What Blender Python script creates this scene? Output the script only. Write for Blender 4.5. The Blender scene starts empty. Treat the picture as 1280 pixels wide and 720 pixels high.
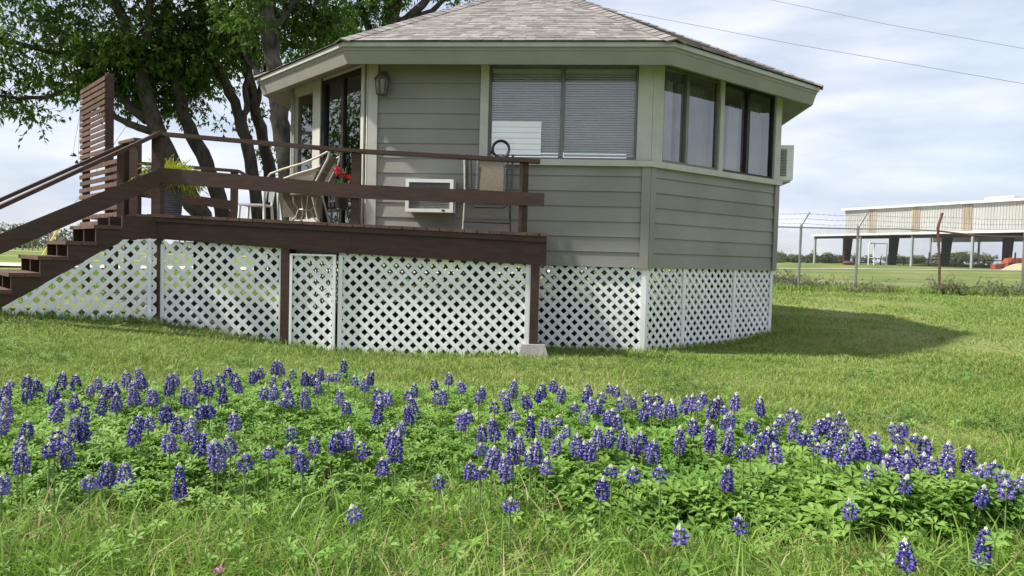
import bpy, math, random
import numpy as np
from mathutils import Vector, Matrix
random.seed(11); RNG = np.random.default_rng(5)
SC = bpy.context.scene
COL = SC.collection
CAMZ = 1.115
FPX, ROLL, PITCH = 955.0, 0.026, 0.0397
cr_, sr_ = math.cos(ROLL), math.sin(ROLL)
cp_, sp_ = math.cos(PITCH), math.sin(PITCH)

def ray(px, py):
    a, b = px - 640, py - 360
    u = cr_*a + sr_*b; w = -sr_*a + cr_*b
    X, V = u/FPX, -w/FPX
    return Vector((X, cp_ + V*sp_, -sp_ + V*cp_))
def at(px, py, Y):
    """survey helper: the world point seen at a photo pixel, at distance Y"""
    r = ray(px, py); r = r*(Y/r.y)
    return Vector((r.x, r.y, r.z + CAMZ))
def atz(px, py, z):
    r = ray(px, py); r = r*((z-CAMZ)/r.z)
    return Vector((r.x, r.y, z))

def sm(t):
    t = min(1.0, max(0.0, t)); return t*t*(3-2*t)
def g(x, y):
    """ground height"""
    z = .42*sm((-1.6-x)/3.8)*sm((y-3.5)/4.0)*(1-.75*sm((y-11.5)/8))
    z += .17*sm((y-10.1)/1.3)*sm((x-1.0)/2.2) + .12*sm((y-10.5)/4)*(1-sm((x-1.0)/2.2))
    z += .19*sm((y-12)/9)
    z += .14*sm((y-22)/40)
    z += .62*sm((y-30)/35)*min(1.5, max(0, (x-8)/36)) + .3*sm((y-70)/20)*sm((x-8)/20)
    if y < 40:
        z += .012*math.sin(x*1.7+.4*y)*math.sin(y*1.3)
    return z
def ng(x, y):
    s = lambda t: (lambda q: q*q*(3-2*q))(np.clip(t, 0, 1))
    z = .42*s((-1.6-x)/3.8)*s((y-3.5)/4.0)*(1-.75*s((y-11.5)/8))
    z = z + .17*s((y-10.1)/1.3)*s((x-1.0)/2.2) + .12*s((y-10.5)/4)*(1-s((x-1.0)/2.2))
    z = z + .19*s((y-12)/9) + .14*s((y-22)/40) + .62*s((y-30)/35)*np.clip((x-8)/36, 0, 1.5) + .3*s((y-70)/20)*s((x-8)/20)
    return z + np.where(y < 40, .012*np.sin(x*1.7+.4*y)*np.sin(y*1.3), 0)

# ------------------------------------------------------------------ materials
def mat(name, col, rough=.6, var=.12, scale=8.0, bump=0.0, bscale=60.0, col2=None, spec=.3, metal=0.0, trans=0.0, island=0.0, stretch=None, detail=4.0):
    m = bpy.data.materials.new(name); m.use_nodes = True
    nt = m.node_tree; N = nt.nodes; L = nt.links
    bs = N['Principled BSDF']; out = N['Material Output']
    bs.inputs['Roughness'].default_value = rough
    bs.inputs['Specular IOR Level'].default_value = spec
    bs.inputs['Metallic'].default_value = metal
    tc = N.new('ShaderNodeTexCoord')
    src = tc.outputs['Object']
    if stretch:
        mp = N.new('ShaderNodeMapping'); mp.inputs['Scale'].default_value = stretch
        L.new(src, mp.inputs['Vector']); src = mp.outputs['Vector']
    nz = N.new('ShaderNodeTexNoise'); nz.inputs['Scale'].default_value = scale; nz.inputs['Detail'].default_value = detail
    L.new(src, nz.inputs['Vector'])
    c1 = tuple(c*(1-var) for c in col) if col2 is None else col
    c2 = tuple(min(1, c*(1+var)) for c in col) if col2 is None else col2
    rp = N.new('ShaderNodeValToRGB')
    rp.color_ramp.elements[0].position = .32; rp.color_ramp.elements[1].position = .68
    rp.color_ramp.elements[0].color = (*c1, 1); rp.color_ramp.elements[1].color = (*c2, 1)
    L.new(nz.outputs['Fac'], rp.inputs['Fac'])
    cs = rp.outputs['Color']
    if island:
        ge = N.new('ShaderNodeNewGeometry')
        mr = N.new('ShaderNodeMapRange'); mr.inputs['To Min'].default_value = 1-island; mr.inputs['To Max'].default_value = 1+island
        L.new(ge.outputs['Random Per Island'], mr.inputs['Value'])
        mx = N.new('ShaderNodeMix'); mx.data_type = 'RGBA'; mx.blend_type = 'MULTIPLY'; mx.inputs['Factor'].default_value = 1
        L.new(cs, mx.inputs['A']); L.new(mr.outputs['Result'], mx.inputs['B']); cs = mx.outputs['Result']
    L.new(cs, bs.inputs['Base Color'])
    if bump:
        n2 = N.new('ShaderNodeTexNoise'); n2.inputs['Scale'].default_value = bscale; n2.inputs['Detail'].default_value = 5
        L.new(src, n2.inputs['Vector'])
        bp = N.new('ShaderNodeBump'); bp.inputs['Strength'].default_value = bump; bp.inputs['Distance'].default_value = .01
        L.new(n2.outputs['Fac'], bp.inputs['Height']); L.new(bp.outputs['Normal'], bs.inputs['Normal'])
    if trans:
        tr = N.new('ShaderNodeBsdfTranslucent'); L.new(cs, tr.inputs['Color'])
        ms = N.new('ShaderNodeMixShader'); ms.inputs['Fac'].default_value = trans
        L.new(bs.outputs['BSDF'], ms.inputs[1]); L.new(tr.outputs['BSDF'], ms.inputs[2])
        L.new(ms.outputs['Shader'], out.inputs['Surface'])
    return m

def leafmat(name, cA, cB, trans=.35, rough=.5, patch=1.2, straw=None, strawamt=0.0, spec=.3):
    """leaf / blade material: hue differs per blade and over the ground in patches"""
    m = bpy.data.materials.new(name); m.use_nodes = True
    nt = m.node_tree; N = nt.nodes; L = nt.links
    bs = N['Principled BSDF']; out = N['Material Output']
    bs.inputs['Roughness'].default_value = rough; bs.inputs['Specular IOR Level'].default_value = spec
    ge = N.new('ShaderNodeNewGeometry')
    nz = N.new('ShaderNodeTexNoise'); nz.inputs['Scale'].default_value = patch; nz.inputs['Detail'].default_value = 3
    L.new(ge.outputs['Position'], nz.inputs['Vector'])
    ad = N.new('ShaderNodeMath'); ad.operation = 'MULTIPLY_ADD'; ad.inputs[1].default_value = .42
    L.new(ge.outputs['Random Per Island'], ad.inputs[0])
    mr = N.new('ShaderNodeMapRange'); mr.inputs['From Min'].default_value = .3; mr.inputs['From Max'].default_value = .7
    mr.inputs['To Min'].default_value = 0; mr.inputs['To Max'].default_value = .62
    L.new(nz.outputs['Fac'], mr.inputs['Value']); L.new(mr.outputs['Result'], ad.inputs[2])
    mx = N.new('ShaderNodeMix'); mx.data_type = 'RGBA'
    mx.inputs['A'].default_value = (*cA, 1); mx.inputs['B'].default_value = (*cB, 1)
    L.new(ad.outputs[0], mx.inputs['Factor'])
    cs = mx.outputs['Result']
    if straw:
        # some blades are dry
        m1 = N.new('ShaderNodeMath'); m1.operation = 'MULTIPLY'; m1.inputs[1].default_value = 7.31
        L.new(ge.outputs['Random Per Island'], m1.inputs[0])
        m2 = N.new('ShaderNodeMath'); m2.operation = 'FRACT'; L.new(m1.outputs[0], m2.inputs[0])
        n3 = N.new('ShaderNodeTexNoise'); n3.inputs['Scale'].default_value = patch*.6; L.new(ge.outputs['Position'], n3.inputs['Vector'])
        m4 = N.new('ShaderNodeMapRange'); m4.inputs['From Min'].default_value = .35; m4.inputs['From Max'].default_value = .7
        m4.inputs['To Min'].default_value = strawamt*.2; m4.inputs['To Max'].default_value = strawamt*1.9
        L.new(n3.outputs['Fac'], m4.inputs['Value'])
        m3 = N.new('ShaderNodeMath'); m3.operation = 'LESS_THAN'; L.new(m2.outputs[0], m3.inputs[0]); L.new(m4.outputs['Result'], m3.inputs[1])
        mz = N.new('ShaderNodeMix'); mz.data_type = 'RGBA'; mz.inputs['B'].default_value = (*straw, 1)
        L.new(m3.outputs[0], mz.inputs['Factor']); L.new(cs, mz.inputs['A']); cs = mz.outputs['Result']
    L.new(cs, bs.inputs['Base Color'])
    tr = N.new('ShaderNodeBsdfTranslucent'); L.new(cs, tr.inputs['Color'])
    ms = N.new('ShaderNodeMixShader'); ms.inputs['Fac'].default_value = trans
    L.new(bs.outputs['BSDF'], ms.inputs[1]); L.new(tr.outputs['BSDF'], ms.inputs[2]); L.new(ms.outputs['Shader'], out.inputs['Surface'])
    return m

def glassmat(name, tint=(.8, .85, .85), refl=1.0, ior=1.9):
    m = bpy.data.materials.new(name); m.use_nodes = True
    nt = m.node_tree; N = nt.nodes; L = nt.links
    N.remove(N['Principled BSDF']); out = N['Material Output']
    tr = N.new('ShaderNodeBsdfTransparent'); tr.inputs['Color'].default_value = (*tint, 1)
    gl = N.new('ShaderNodeBsdfGlossy'); gl.inputs['Roughness'].default_value = .0; gl.inputs['Color'].default_value = (refl, refl, refl, 1)
    fr = N.new('ShaderNodeFresnel'); fr.inputs['IOR'].default_value = ior
    ms = N.new('ShaderNodeMixShader'); L.new(fr.outputs['Fac'], ms.inputs['Fac'])
    L.new(tr.outputs['BSDF'], ms.inputs[1]); L.new(gl.outputs['BSDF'], ms.inputs[2]); L.new(ms.outputs['Shader'], out.inputs['Surface'])
    return m

M = {}
M['siding'] = mat('painted_siding', (.245, .236, .208), .62, .10, 1.6, .25, 90, island=.07)
M['trim'] = mat('cream_trim', (.46, .447, .395), .6, .08, 5, .12, 80)
M['fascia'] = mat('fascia_paint', (.255, .244, .215), .55, .07, 3, .1, 60)
M['drip'] = mat('drip_metal', (.40, .40, .36), .4, .08, 6)
M['soffit'] = mat('soffit_board', (.27, .245, .20), .7, .08, 4)
M['shingle'] = mat('asphalt_shingle', (.215, .198, .186), .9, .20, 9, .6, 160, island=.30)
M['roofdeck'] = mat('roof_underlay', (.09, .085, .08), .9)
M['lattice'] = mat('white_lattice', (.74, .755, .735), .5, .05, 1.1, .05, 50, island=.05, col2=(.86, .87, .865))
M['deck'] = mat('brown_stain', (.056, .029, .021), .5, .22, 5, .3, 70, stretch=(1, 1, 6), island=.12)
M['deckworn'] = mat('worn_brown_stain', (.110, .062, .047), .65, .22, 7, .3, 70, island=.22)
M['concrete'] = mat('concrete', (.27, .26, .235), .9, .22, 7, .5, 60)
M['pier'] = mat('old_block', (.21, .175, .15), .9, .3, 6, .5, 40)
M['glass'] = glassmat('window_glass', (.92, .94, .94), 1.0, 2.35)
M['fglass'] = glassmat('front_glass', (.96, .97, .97), 1.0, 1.9)
M['dglass'] = glassmat('door_glass', (.35, .38, .36), 1.0, 2.6)
M['wframe'] = mat('aluminium_frame', (.17, .16, .135), .4, .08, 6, metal=.2)
M['bframe'] = mat('dark_frame', (.022, .02, .018), .45, .1, 6)
M['blind'] = mat('blind_slat', (.88, .88, .87), .5, .04, 4)
M['wpanel'] = mat('white_panel', (.90, .91, .93), .4, .03, 4)
M['room'] = mat('room_wall', (.66, .64, .60), .9, .06, 2)
M['sheer'] = mat('grey_sheer', (.52, .53, .515), .9, .08, 3, trans=.2)
M['curtain'] = mat('white_curtain', (.86, .87, .88), .9, .05, 3, trans=.45)
M['white'] = mat('white_enamel', (.76, .76, .73), .4, .06, 7)
M['grille'] = mat('grey_grille', (.20, .20, .195), .6, .1, 20)
M['dark'] = mat('dark_metal', (.025, .026, .03), .45, .1, 8)
M['lamp'] = mat('rusty_lamp', (.10, .07, .062), .6, .3, 20)
M['lglass'] = mat('frosted_glass', (.19, .185, .17), .25, .1, 14)
M['canvas'] = mat('tan_canvas', (.155, .128, .098), .85, .1, 30, .3, 400)
M['tube'] = mat('pale_tube', (.46, .43, .35), .4, .15, 12, metal=.3)
M['wicker'] = mat('tan_mesh', (.25, .22, .17), .8, .2, 60, .5, 300)
M['plastic'] = mat('white_plastic', (.78, .79, .79), .35, .04, 5)
M['pot'] = mat('ribbed_pot', (.12, .13, .135), .6, .15, 10)
M['bpot'] = mat('black_pot', (.03, .028, .028), .5, .15, 10)
M['red'] = mat('red_petal', (.60, .06, .085), .6, .25, 30, trans=.2, island=.4)
M['bark'] = mat('tree_bark', (.062, .051, .041), .95, .5, 9, 1.0, 26, stretch=(1, 1, .35))
M['bark2'] = mat('mottled_bark', (.072, .064, .053), .95, .65, 7, 1.0, 22, stretch=(1, 1, .5))
M['leaf'] = leafmat('tree_leaf', (.050, .118, .018), (.145, .250, .042), .56, .45, .8)
M['fern'] = leafmat('fern_leaf', (.26, .33, .035), (.44, .46, .06), .4, .5, 5)
M['grass'] = leafmat('lawn_blade', (.140, .238, .040), (.278, .362, .085), .36, .55, .45, (.36, .33, .14), .08)
M['meadow'] = leafmat('meadow_blade', (.125, .255, .030), (.27, .40, .075), .42, .5, 1.2, (.44, .38, .20), .15)
M['lupin'] = leafmat('lupin_leaf', (.105, .240, .036), (.265, .41, .085), .38, .5, 2.2)
M['stem'] = mat('green_stem', (.16, .22, .07), .6, .2, 30)
M['blue'] = mat('bluebonnet_petal', (.066, .052, .275), .55, .25, 60, trans=.25, island=.5)
nt_ = M['blue'].node_tree; oi_ = nt_.nodes.new('ShaderNodeObjectInfo'); mx_ = nt_.nodes.new('ShaderNodeMix'); mx_.data_type = 'RGBA'
mx_.inputs['B'].default_value = (.20, .17, .43, 1); pw_ = nt_.nodes.new('ShaderNodeMath'); pw_.operation = 'POWER'; pw_.inputs[1].default_value = 1.6
nt_.links.new(oi_.outputs['Random'], pw_.inputs[0]); nt_.links.new(pw_.outputs[0], mx_.inputs['Factor'])
for l_ in list(nt_.links):   # older spikes fade towards a paler violet
    if l_.to_socket.name in ('Base Color', 'Color') and l_.to_node.type in ('BSDF_PRINCIPLED', 'BSDF_TRANSLUCENT'):
        src_, dst_ = l_.from_socket, l_.to_socket; nt_.links.remove(l_)
        if not mx_.inputs['A'].is_linked: nt_.links.new(src_, mx_.inputs['A'])
        nt_.links.new(mx_.outputs['Result'], dst_)
M['wspot'] = mat('petal_spot', (.80, .78, .86), .6, .05, 40)
M['bud'] = mat('pale_bud', (.66, .70, .50), .65, .12, 60, trans=.2, island=.25)
M['pink'] = mat('pink_petal', (.60, .22, .52), .6, .2, 60, trans=.2)
M['gravel'] = mat('gravel', (.46, .42, .33), .95, .15, 1.5, .4, 20)
M['steelw'] = mat('white_steel', (.36, .355, .335), .5, .07, .6, stretch=(1, 1, .15))
M['steelt'] = mat('tan_panel', (.30, .245, .18), .5, .25, 1.2, stretch=(1, 1, .2))
M['steeld'] = mat('oxide_steel', (.06, .022, .018), .6, .2, 2)
M['steelg'] = mat('grey_steel', (.32, .33, .33), .5, .12, 2)
M['roofw'] = mat('white_roof', (.60, .60, .585), .45, .05, 2)
M['fence'] = mat('galvanised', (.23, .235, .23), .5, .2, 6, metal=.4)
M['rust'] = mat('rusty_pipe', (.13, .06, .04), .8, .35, 8)
M['wire'] = mat('grey_wire', (.22, .23, .25), .6)
M['redm'] = mat('faded_red_paint', (.30, .065, .038), .6, .3, 3)
M['sand'] = mat('sand', (.40, .31, .19), .95, .15, 1.5)
M['bush'] = leafmat('bush_leaf', (.070, .095, .035), (.14, .165, .065), .3, .6, .25)
M['weed'] = leafmat('weed_leaf', (.085, .130, .035), (.165, .200, .085), .3, .6, .5, (.20, .16, .10), .35)
M['twig'] = mat('pale_twig', (.24, .21, .16), .9, .2, 3)
M['yellow'] = mat('yellow_guard', (.62, .54, .14), .5, .08, 4)
M['pole'] = mat('grey_pole', (.30, .27, .23), .9, .2, 6)

# ------------------------------------------------------------------ mesh helpers
class MB:
    def __init__(s): s.v = []; s.f = []; s.mi = []
    def face(s, pts, mi=0):
        n = len(s.v); s.v += [tuple(p) for p in pts]; s.f.append(tuple(range(n, n+len(pts)))); s.mi.append(mi)
    def mesh(s, vs, fs, mi=0):
        n = len(s.v); s.v += [tuple(p) for p in vs]
        for f in fs: s.f.append(tuple(i+n for i in f)); s.mi.append(mi)
    def obox(s, o, a, b, c, mi=0):
        """box from corner o and edge vectors a, b, c"""
        o, a, b, c = Vector(o), Vector(a), Vector(b), Vector(c)
        if a.cross(b).dot(c) < 0: a, b = b, a
        p = [o, o+a, o+a+b, o+b, o+c, o+a+c, o+a+b+c, o+b+c]
        s.mesh(p, [(0,3,2,1), (4,5,6,7), (0,1,5,4), (1,2,6,5), (2,3,7,6), (3,0,4,7)], mi)
    def box(s, x0, x1, y0, y1, z0, z1, mi=0):
        s.obox((x0,y0,z0), (x1-x0,0,0), (0,y1-y0,0), (0,0,z1-z0), mi)
    def beam(s, p, q, w, h, up=(0,0,1), mi=0):
        """rectangular bar from p to q, w across, h along 'up'"""
        p, q = Vector(p), Vector(q); d = q-p; up = Vector(up)
        sd = d.cross(up)
        if sd.length < 1e-6: sd = d.cross(Vector((1,0,0)))
        sd.normalize(); u2 = sd.cross(d).normalized()
        s.obox(p - sd*w/2 - u2*h/2, d, sd*w, u2*h, mi)
    def tube(s, pts, rad, n=8, cap=True, mi=0):
        pts = [Vector(p) for p in pts]
        if not isinstance(rad, (list, tuple)): rad = [rad]*len(pts)
        rings = []; ref = None
        for i, p in enumerate(pts):
            d = (pts[min(i+1, len(pts)-1)] - pts[max(i-1, 0)])
            if d.length < 1e-9: d = Vector((0,0,1))
            d.normalize()
            if ref is None: ref = Vector((1,0,0)) if abs(d.x) < .8 else Vector((0,1,0))
            a = (ref - d*ref.dot(d)).normalized(); ref = a; b = d.cross(a)
            rings.append([p + (a*math.cos(2*math.pi*k/n) + b*math.sin(2*math.pi*k/n))*rad[i] for k in range(n)])
        base = len(s.v)
        for r in rings: s.v += [tuple(p) for p in r]
        for i in range(len(rings)-1):
            for k in range(n):
                a = base+i*n+k; b = base+i*n+(k+1) % n
                s.f.append((a, b, b+n, a+n)); s.mi.append(mi)
        if cap:
            s.f.append(tuple(base+k for k in reversed(range(n)))); s.mi.append(mi)
            e = base+(len(rings)-1)*n
            s.f.append(tuple(e+k for k in range(n))); s.mi.append(mi)
    def lathe(s, c, prof, n=16, mi=0):
        base = len(s.v)
        for r, z in prof:
            for k in range(n):
                s.v.append((c[0]+r*math.cos(2*math.pi*k/n), c[1]+r*math.sin(2*math.pi*k/n), c[2]+z))
        for i in range(len(prof)-1):
            for k in range(n):
                a = base+i*n+k; b = base+i*n+(k+1) % n
                s.f.append((a, b, b+n, a+n)); s.mi.append(mi)
        s.f.append(tuple(base+k for k in reversed(range(n)))); s.mi.append(mi)
        e = base+(len(prof)-1)*n
        s.f.append(tuple(e+k for k in range(n))); s.mi.append(mi)
    def prism(s, poly, d, mi=0):
        """extrude a planar polygon (list of points) by vector d"""
        poly = [Vector(p) for p in poly]; d = Vector(d); n = len(poly)
        nrm = Vector((0,0,0))
        for i in range(n): nrm += poly[i].cross(poly[(i+1) % n])
        if nrm.dot(d) > 0: poly = poly[::-1]
        vs = poly + [p+d for p in poly]
        fs = [tuple(range(n)), tuple(range(2*n-1, n-1, -1))]
        for i in range(n):
            j = (i+1) % n; fs.append((j, i, i+n, j+n))
        s.mesh(vs, fs, mi)
    def build(s, name, mats, parent=None, smooth=False, label=None):
        off = ROOT_LOC.get(parent, Vector((0,0,0))) if parent is not None else Vector((0,0,0))
        me = bpy.data.meshes.new(name)
        me.from_pydata([(x-off.x, y-off.y, z-off.z) for x, y, z in s.v], [], s.f)
        if not isinstance(mats, (list, tuple)): mats = [mats]
        for m in mats: me.materials.append(m)
        if len(mats) > 1: me.polygons.foreach_set('material_index', s.mi)
        if smooth: me.polygons.foreach_set('use_smooth', [True]*len(me.polygons))
        me.update()
        o = bpy.data.objects.new(name, me); COL.objects.link(o)
        if parent is not None: o.parent = parent; ROOT_LOC[o] = off
        if label: o['label'] = label
        return o
ROOT_LOC = {}
def tag(o, label=None, cat=None, group=None, kind=None):
    if label: o['label'] = label
    if cat: o['category'] = cat
    if group: o['group'] = group
    if kind: o['kind'] = kind
    return o
def thing(name, loc, label, cat, group=None):
    o = bpy.data.objects.new(name, None); COL.objects.link(o)
    o.location = loc; o.empty_display_size = .2; ROOT_LOC[o] = Vector(loc)
    return tag(o, label, cat, group)
def np_mesh(name, verts, faces, material, parent=None, smooth=False):
    """verts (N,3) array, faces: list of (F,k) index arrays"""
    off = ROOT_LOC.get(parent, Vector((0,0,0))) if parent is not None else Vector((0,0,0))
    me = bpy.data.meshes.new(name)
    v = (verts - np.array(off)[None, :]).astype(np.float32)
    me.vertices.add(len(v)); me.vertices.foreach_set('co', v.ravel())
    loops = np.concatenate([f.ravel() for f in faces]).astype(np.int32)
    tot = np.concatenate([np.full(len(f), f.shape[1]) for f in faces]).astype(np.int32)
    st = np.concatenate([[0], np.cumsum(tot)[:-1]]).astype(np.int32)
    me.loops.add(len(loops)); me.loops.foreach_set('vertex_index', loops)
    me.polygons.add(len(tot)); me.polygons.foreach_set('loop_start', st); me.polygons.foreach_set('loop_total', tot)
    if smooth: me.polygons.foreach_set('use_smooth', np.ones(len(tot), dtype=bool))
    me.materials.append(material); me.update(calc_edges=True)
    o = bpy.data.objects.new(name, me); COL.objects.link(o)
    if parent is not None: o.parent = parent; ROOT_LOC[o] = off
    return o
def clip(poly, axis_p, axis_n):
    """clip 2-D convex polygon to (p-axis_p).n <= 0"""
    out = []
    for i in range(len(poly)):
        a, b = poly[i], poly[(i+1) % len(poly)]
        da = (a[0]-axis_p[0])*axis_n[0]+(a[1]-axis_p[1])*axis_n[1]; db = (b[0]-axis_p[0])*axis_n[0]+(b[1]-axis_p[1])*axis_n[1]
        if da <= 0: out.append(a)
        if da*db < 0:
            t = da/(da-db); out.append((a[0]+(b[0]-a[0])*t, a[1]+(b[1]-a[1])*t))
    return out
def lattice(mb, O, U, Nn, poly, w=.0435, pitch=.097, th=.006, phase=0.0):
    """two crossing layers of diagonal laths cut to a convex polygon given in (u, z); O = origin (z=0), U unit along, Nn outward"""
    area = sum(poly[i][0]*poly[(i+1) % len(poly)][1]-poly[(i+1) % len(poly)][0]*poly[i][1] for i in range(len(poly)))
    if area < 0: poly = poly[::-1]
    r2 = math.sqrt(.5)
    for layer, (dx, dz) in enumerate(((r2, r2), (r2, -r2))):
        nx, nz = -dz, dx
        vals = [p[0]*nx+p[1]*nz for p in poly]
        k = math.floor((min(vals)-phase)/pitch)
        while k*pitch+phase < max(vals):
            c = k*pitch+phase; k += 1
            a, b = c-w/2, c+w/2
            q = clip(poly, (nx*a, nz*a), (-nx, -nz))
            if len(q) >= 3: q = clip(q, (nx*b, nz*b), (nx, nz))
            if len(q) < 3: continue
            ar = abs(sum(q[i][0]*q[(i+1) % len(q)][1]-q[(i+1) % len(q)][0]*q[i][1] for i in range(len(q))))
            if ar < 1e-5: continue
            off = layer*(th+.001)
            pts = [Vector((O[0]+U[0]*u+Nn[0]*off, O[1]+U[1]*u+Nn[1]*off, z)) for u, z in q]
            mb.prism(pts, Vector((Nn[0]*th, Nn[1]*th, 0)))

# ------------------------------------------------------------------ ground and roads
def axis(lim, fine, grow):
    a = [0.0]
    st = fine
    while a[-1] < lim:
        a.append(a[-1]+st)
        if a[-1] > 14: st *= grow
    return a
xs = axis(900, .35, 1.16); xs = [-x for x in reversed(xs[1:])] + xs
ys = [-y for y in reversed(axis(60, .8, 1.3)[1:])] + axis(1400, .35, 1.08)
X, Y = np.meshgrid(np.array(xs), np.array(ys))
V = np.stack([X.ravel(), Y.ravel(), ng(X, Y).ravel()], 1)
nx, ny = len(xs), len(ys)
ii = (np.arange(ny-1)[:, None]*nx + np.arange(nx-1)[None, :]).ravel()
gm = bpy.data.materials.new('ground_turf'); gm.use_nodes = True
nt = gm.node_tree; N = nt.nodes; L = nt.links; bs = N['Principled BSDF']
bs.inputs['Roughness'].default_value = .95; bs.inputs['Specular IOR Level'].default_value = .1
ge = N.new('ShaderNodeNewGeometry')
def nzz(scale, det=5):
    n = N.new('ShaderNodeTexNoise'); n.inputs['Scale'].default_value = scale; n.inputs['Detail'].default_value = det
    L.new(ge.outputs['Position'], n.inputs['Vector']); return n
def ramp(src, a, b, p0=.35, p1=.65):
    r = N.new('ShaderNodeValToRGB'); r.color_ramp.elements[0].position = p0; r.color_ramp.elements[1].position = p1
    r.color_ramp.elements[0].color = (*a, 1); r.color_ramp.elements[1].color = (*b, 1); L.new(src, r.inputs['Fac']); return r
r1 = ramp(nzz(9).outputs['Fac'], (.085, .135, .028), (.165, .215, .058))
r2 = ramp(nzz(.22, 6).outputs['Fac'], (.100, .150, .034), (.26, .245, .110), .43, .64)
mx = N.new('ShaderNodeMix'); mx.data_type = 'RGBA'; mx.inputs['Factor'].default_value = .6
L.new(r1.outputs['Color'], mx.inputs['A']); L.new(r2.outputs['Color'], mx.inputs['B'])
# bare straw-coloured soil spots between the tufts
r3 = ramp(nzz(2.6, 6).outputs['Fac'], (0, 0, 0), (1, 1, 1), .58, .72)
m2 = N.new('ShaderNodeMix'); m2.data_type = 'RGBA'; m2.inputs['B'].default_value = (.215, .17, .10, 1)
sc_ = N.new('ShaderNodeMath'); sc_.operation = 'MULTIPLY'; sc_.inputs[1].default_value = .55; L.new(r3.outputs['Color'], sc_.inputs[0])
L.new(sc_.outputs[0], m2.inputs['Factor']); L.new(mx.outputs['Result'], m2.inputs['A'])
L.new(m2.outputs['Result'], bs.inputs['Base Color'])
bp = N.new('ShaderNodeBump'); bp.inputs['Strength'].default_value = .8; bp.inputs['Distance'].default_value = .05
L.new(nzz(14, 8).outputs['Fac'], bp.inputs['Height']); L.new(bp.outputs['Normal'], bs.inputs['Normal'])
ground = np_mesh('ground', V, [np.stack([ii, ii+1, ii+nx+1, ii+nx], 1)], gm, smooth=True)
tag(ground, kind='structure')

def road(name, pts, w, lift, m):
    P = []
    for i in range(len(pts)-1):
        a, b = Vector(pts[i]), Vector(pts[i+1]); n = max(2, int((b-a).length/2.0))
        for k in range(n): P.append(a.lerp(b, k/n))
    P.append(Vector(pts[-1]))
    vs = []; nn = 5
    for i, p in enumerate(P):
        d = (P[min(i+1, len(P)-1)]-P[max(0, i-1)]).normalized(); s = Vector((-d.y, d.x))
        for k in range(nn):
            q = p + s*w*(k/(nn-1)-.5); vs.append((q.x, q.y, g(q.x, q.y)+lift))
    V = np.array(vs); F = [[i*nn+k, (i+1)*nn+k, (i+1)*nn+k+1, i*nn+k+1] for i in range(len(P)-1) for k in range(nn-1)]
    o = np_mesh(name, V, [np.array(F)[:, ::-1]], m); tag(o, kind='structure'); return o
road('gravel_road', [(-60, 20.5), (-30, 23), (-20, 24.6), (-13, 26), (-6, 30), (1, 40), (8, 57), (14, 63), (23, 66), (33, 66.4), (44, 66), (49, 60), (53, 52), (66, 44)], 4.2, .05, M['gravel'])
def soil(name, poly, lift, m):
    P = np.array(poly); x0, y0 = P.min(0); x1, y1 = P.max(0); nx_, ny_ = int((x1-x0)/.2)+2, int((y1-y0)/.2)+2
    X, Y = np.meshgrid(np.linspace(x0, x1, nx_), np.linspace(y0, y1, ny_)); V = np.stack([X.ravel(), Y.ravel(), ng(X, Y).ravel()+lift], 1)
    i = (np.arange(ny_-1)[:, None]*nx_+np.arange(nx_-1)[None, :]).ravel(); F = np.stack([i, i+1, i+nx_+1, i+nx_], 1)
    c = V[F].mean(1); n = len(P); r = np.zeros(len(c), bool)
    for k in range(n):
        a, b = P[k], P[(k+1) % n]
        cc = ((a[1] > c[:, 1]) != (b[1] > c[:, 1])) & (c[:, 0] < (b[0]-a[0])*(c[:, 1]-a[1])/((b[1]-a[1]) if abs(b[1]-a[1]) > 1e-9 else 1e-9)+a[0]); r ^= cc
    o = np_mesh(name, V, [F[r]], m); tag(o, kind='structure'); return o
road('far_track', [(-90, 57), (-50, 60), (-20, 64), (-6, 70)], 2.2, .08, M['gravel'])

# ------------------------------------------------------------------ the house
TH = .0909
LENS = [3.448, 2.793, 2.9, 2.236]*2
ZB, ZS, EX = 1.032, 3.500, .1829          # bottom of the siding, soffit, lap exposure
ZFL = 1.40
v = [Vector((-1.819, 9.563))]
DIR = []
for k in range(8):
    t = -TH + k*math.pi/4; d = Vector((math.cos(t), math.sin(t))); DIR.append(d)
    if k < 7: v.append(v[-1] + d*LENS[k])
NRM = [Vector((d.y, -d.x)) for d in DIR]
def ring(o):
    out = []
    for k in range(8):
        n1, n2 = NRM[k-1], NRM[k]
        out.append(v[k] + (n1+n2)*(o/(1+n1.dot(n2))))
    return out
HC = (v[0]+v[4])/2
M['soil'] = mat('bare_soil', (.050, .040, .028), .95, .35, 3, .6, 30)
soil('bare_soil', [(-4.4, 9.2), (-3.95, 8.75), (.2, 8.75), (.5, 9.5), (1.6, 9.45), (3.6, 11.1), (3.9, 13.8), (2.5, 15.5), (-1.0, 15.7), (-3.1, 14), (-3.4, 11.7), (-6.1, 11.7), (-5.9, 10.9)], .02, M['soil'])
house = thing('octagonal_house', (HC.x, HC.y, g(HC.x, HC.y)), 'grey-green octagonal cabin with a shingled hip roof and white lattice skirting', 'house')
def wp(k, u, z, off=0.0):
    p = v[k] + DIR[k]*u + NRM[k]*off
    return Vector((p.x, p.y, z))
def wbox(mb, k, u0, u1, z0, z1, o0, o1, mi=0):
    mb.obox(wp(k, u0, z0, o0), wp(k, u1, z0, o0)-wp(k, u0, z0, o0), wp(k, u0, z0, o1)-wp(k, u0, z0, o0), Vector((0, 0, z1-z0)), mi)

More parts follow.
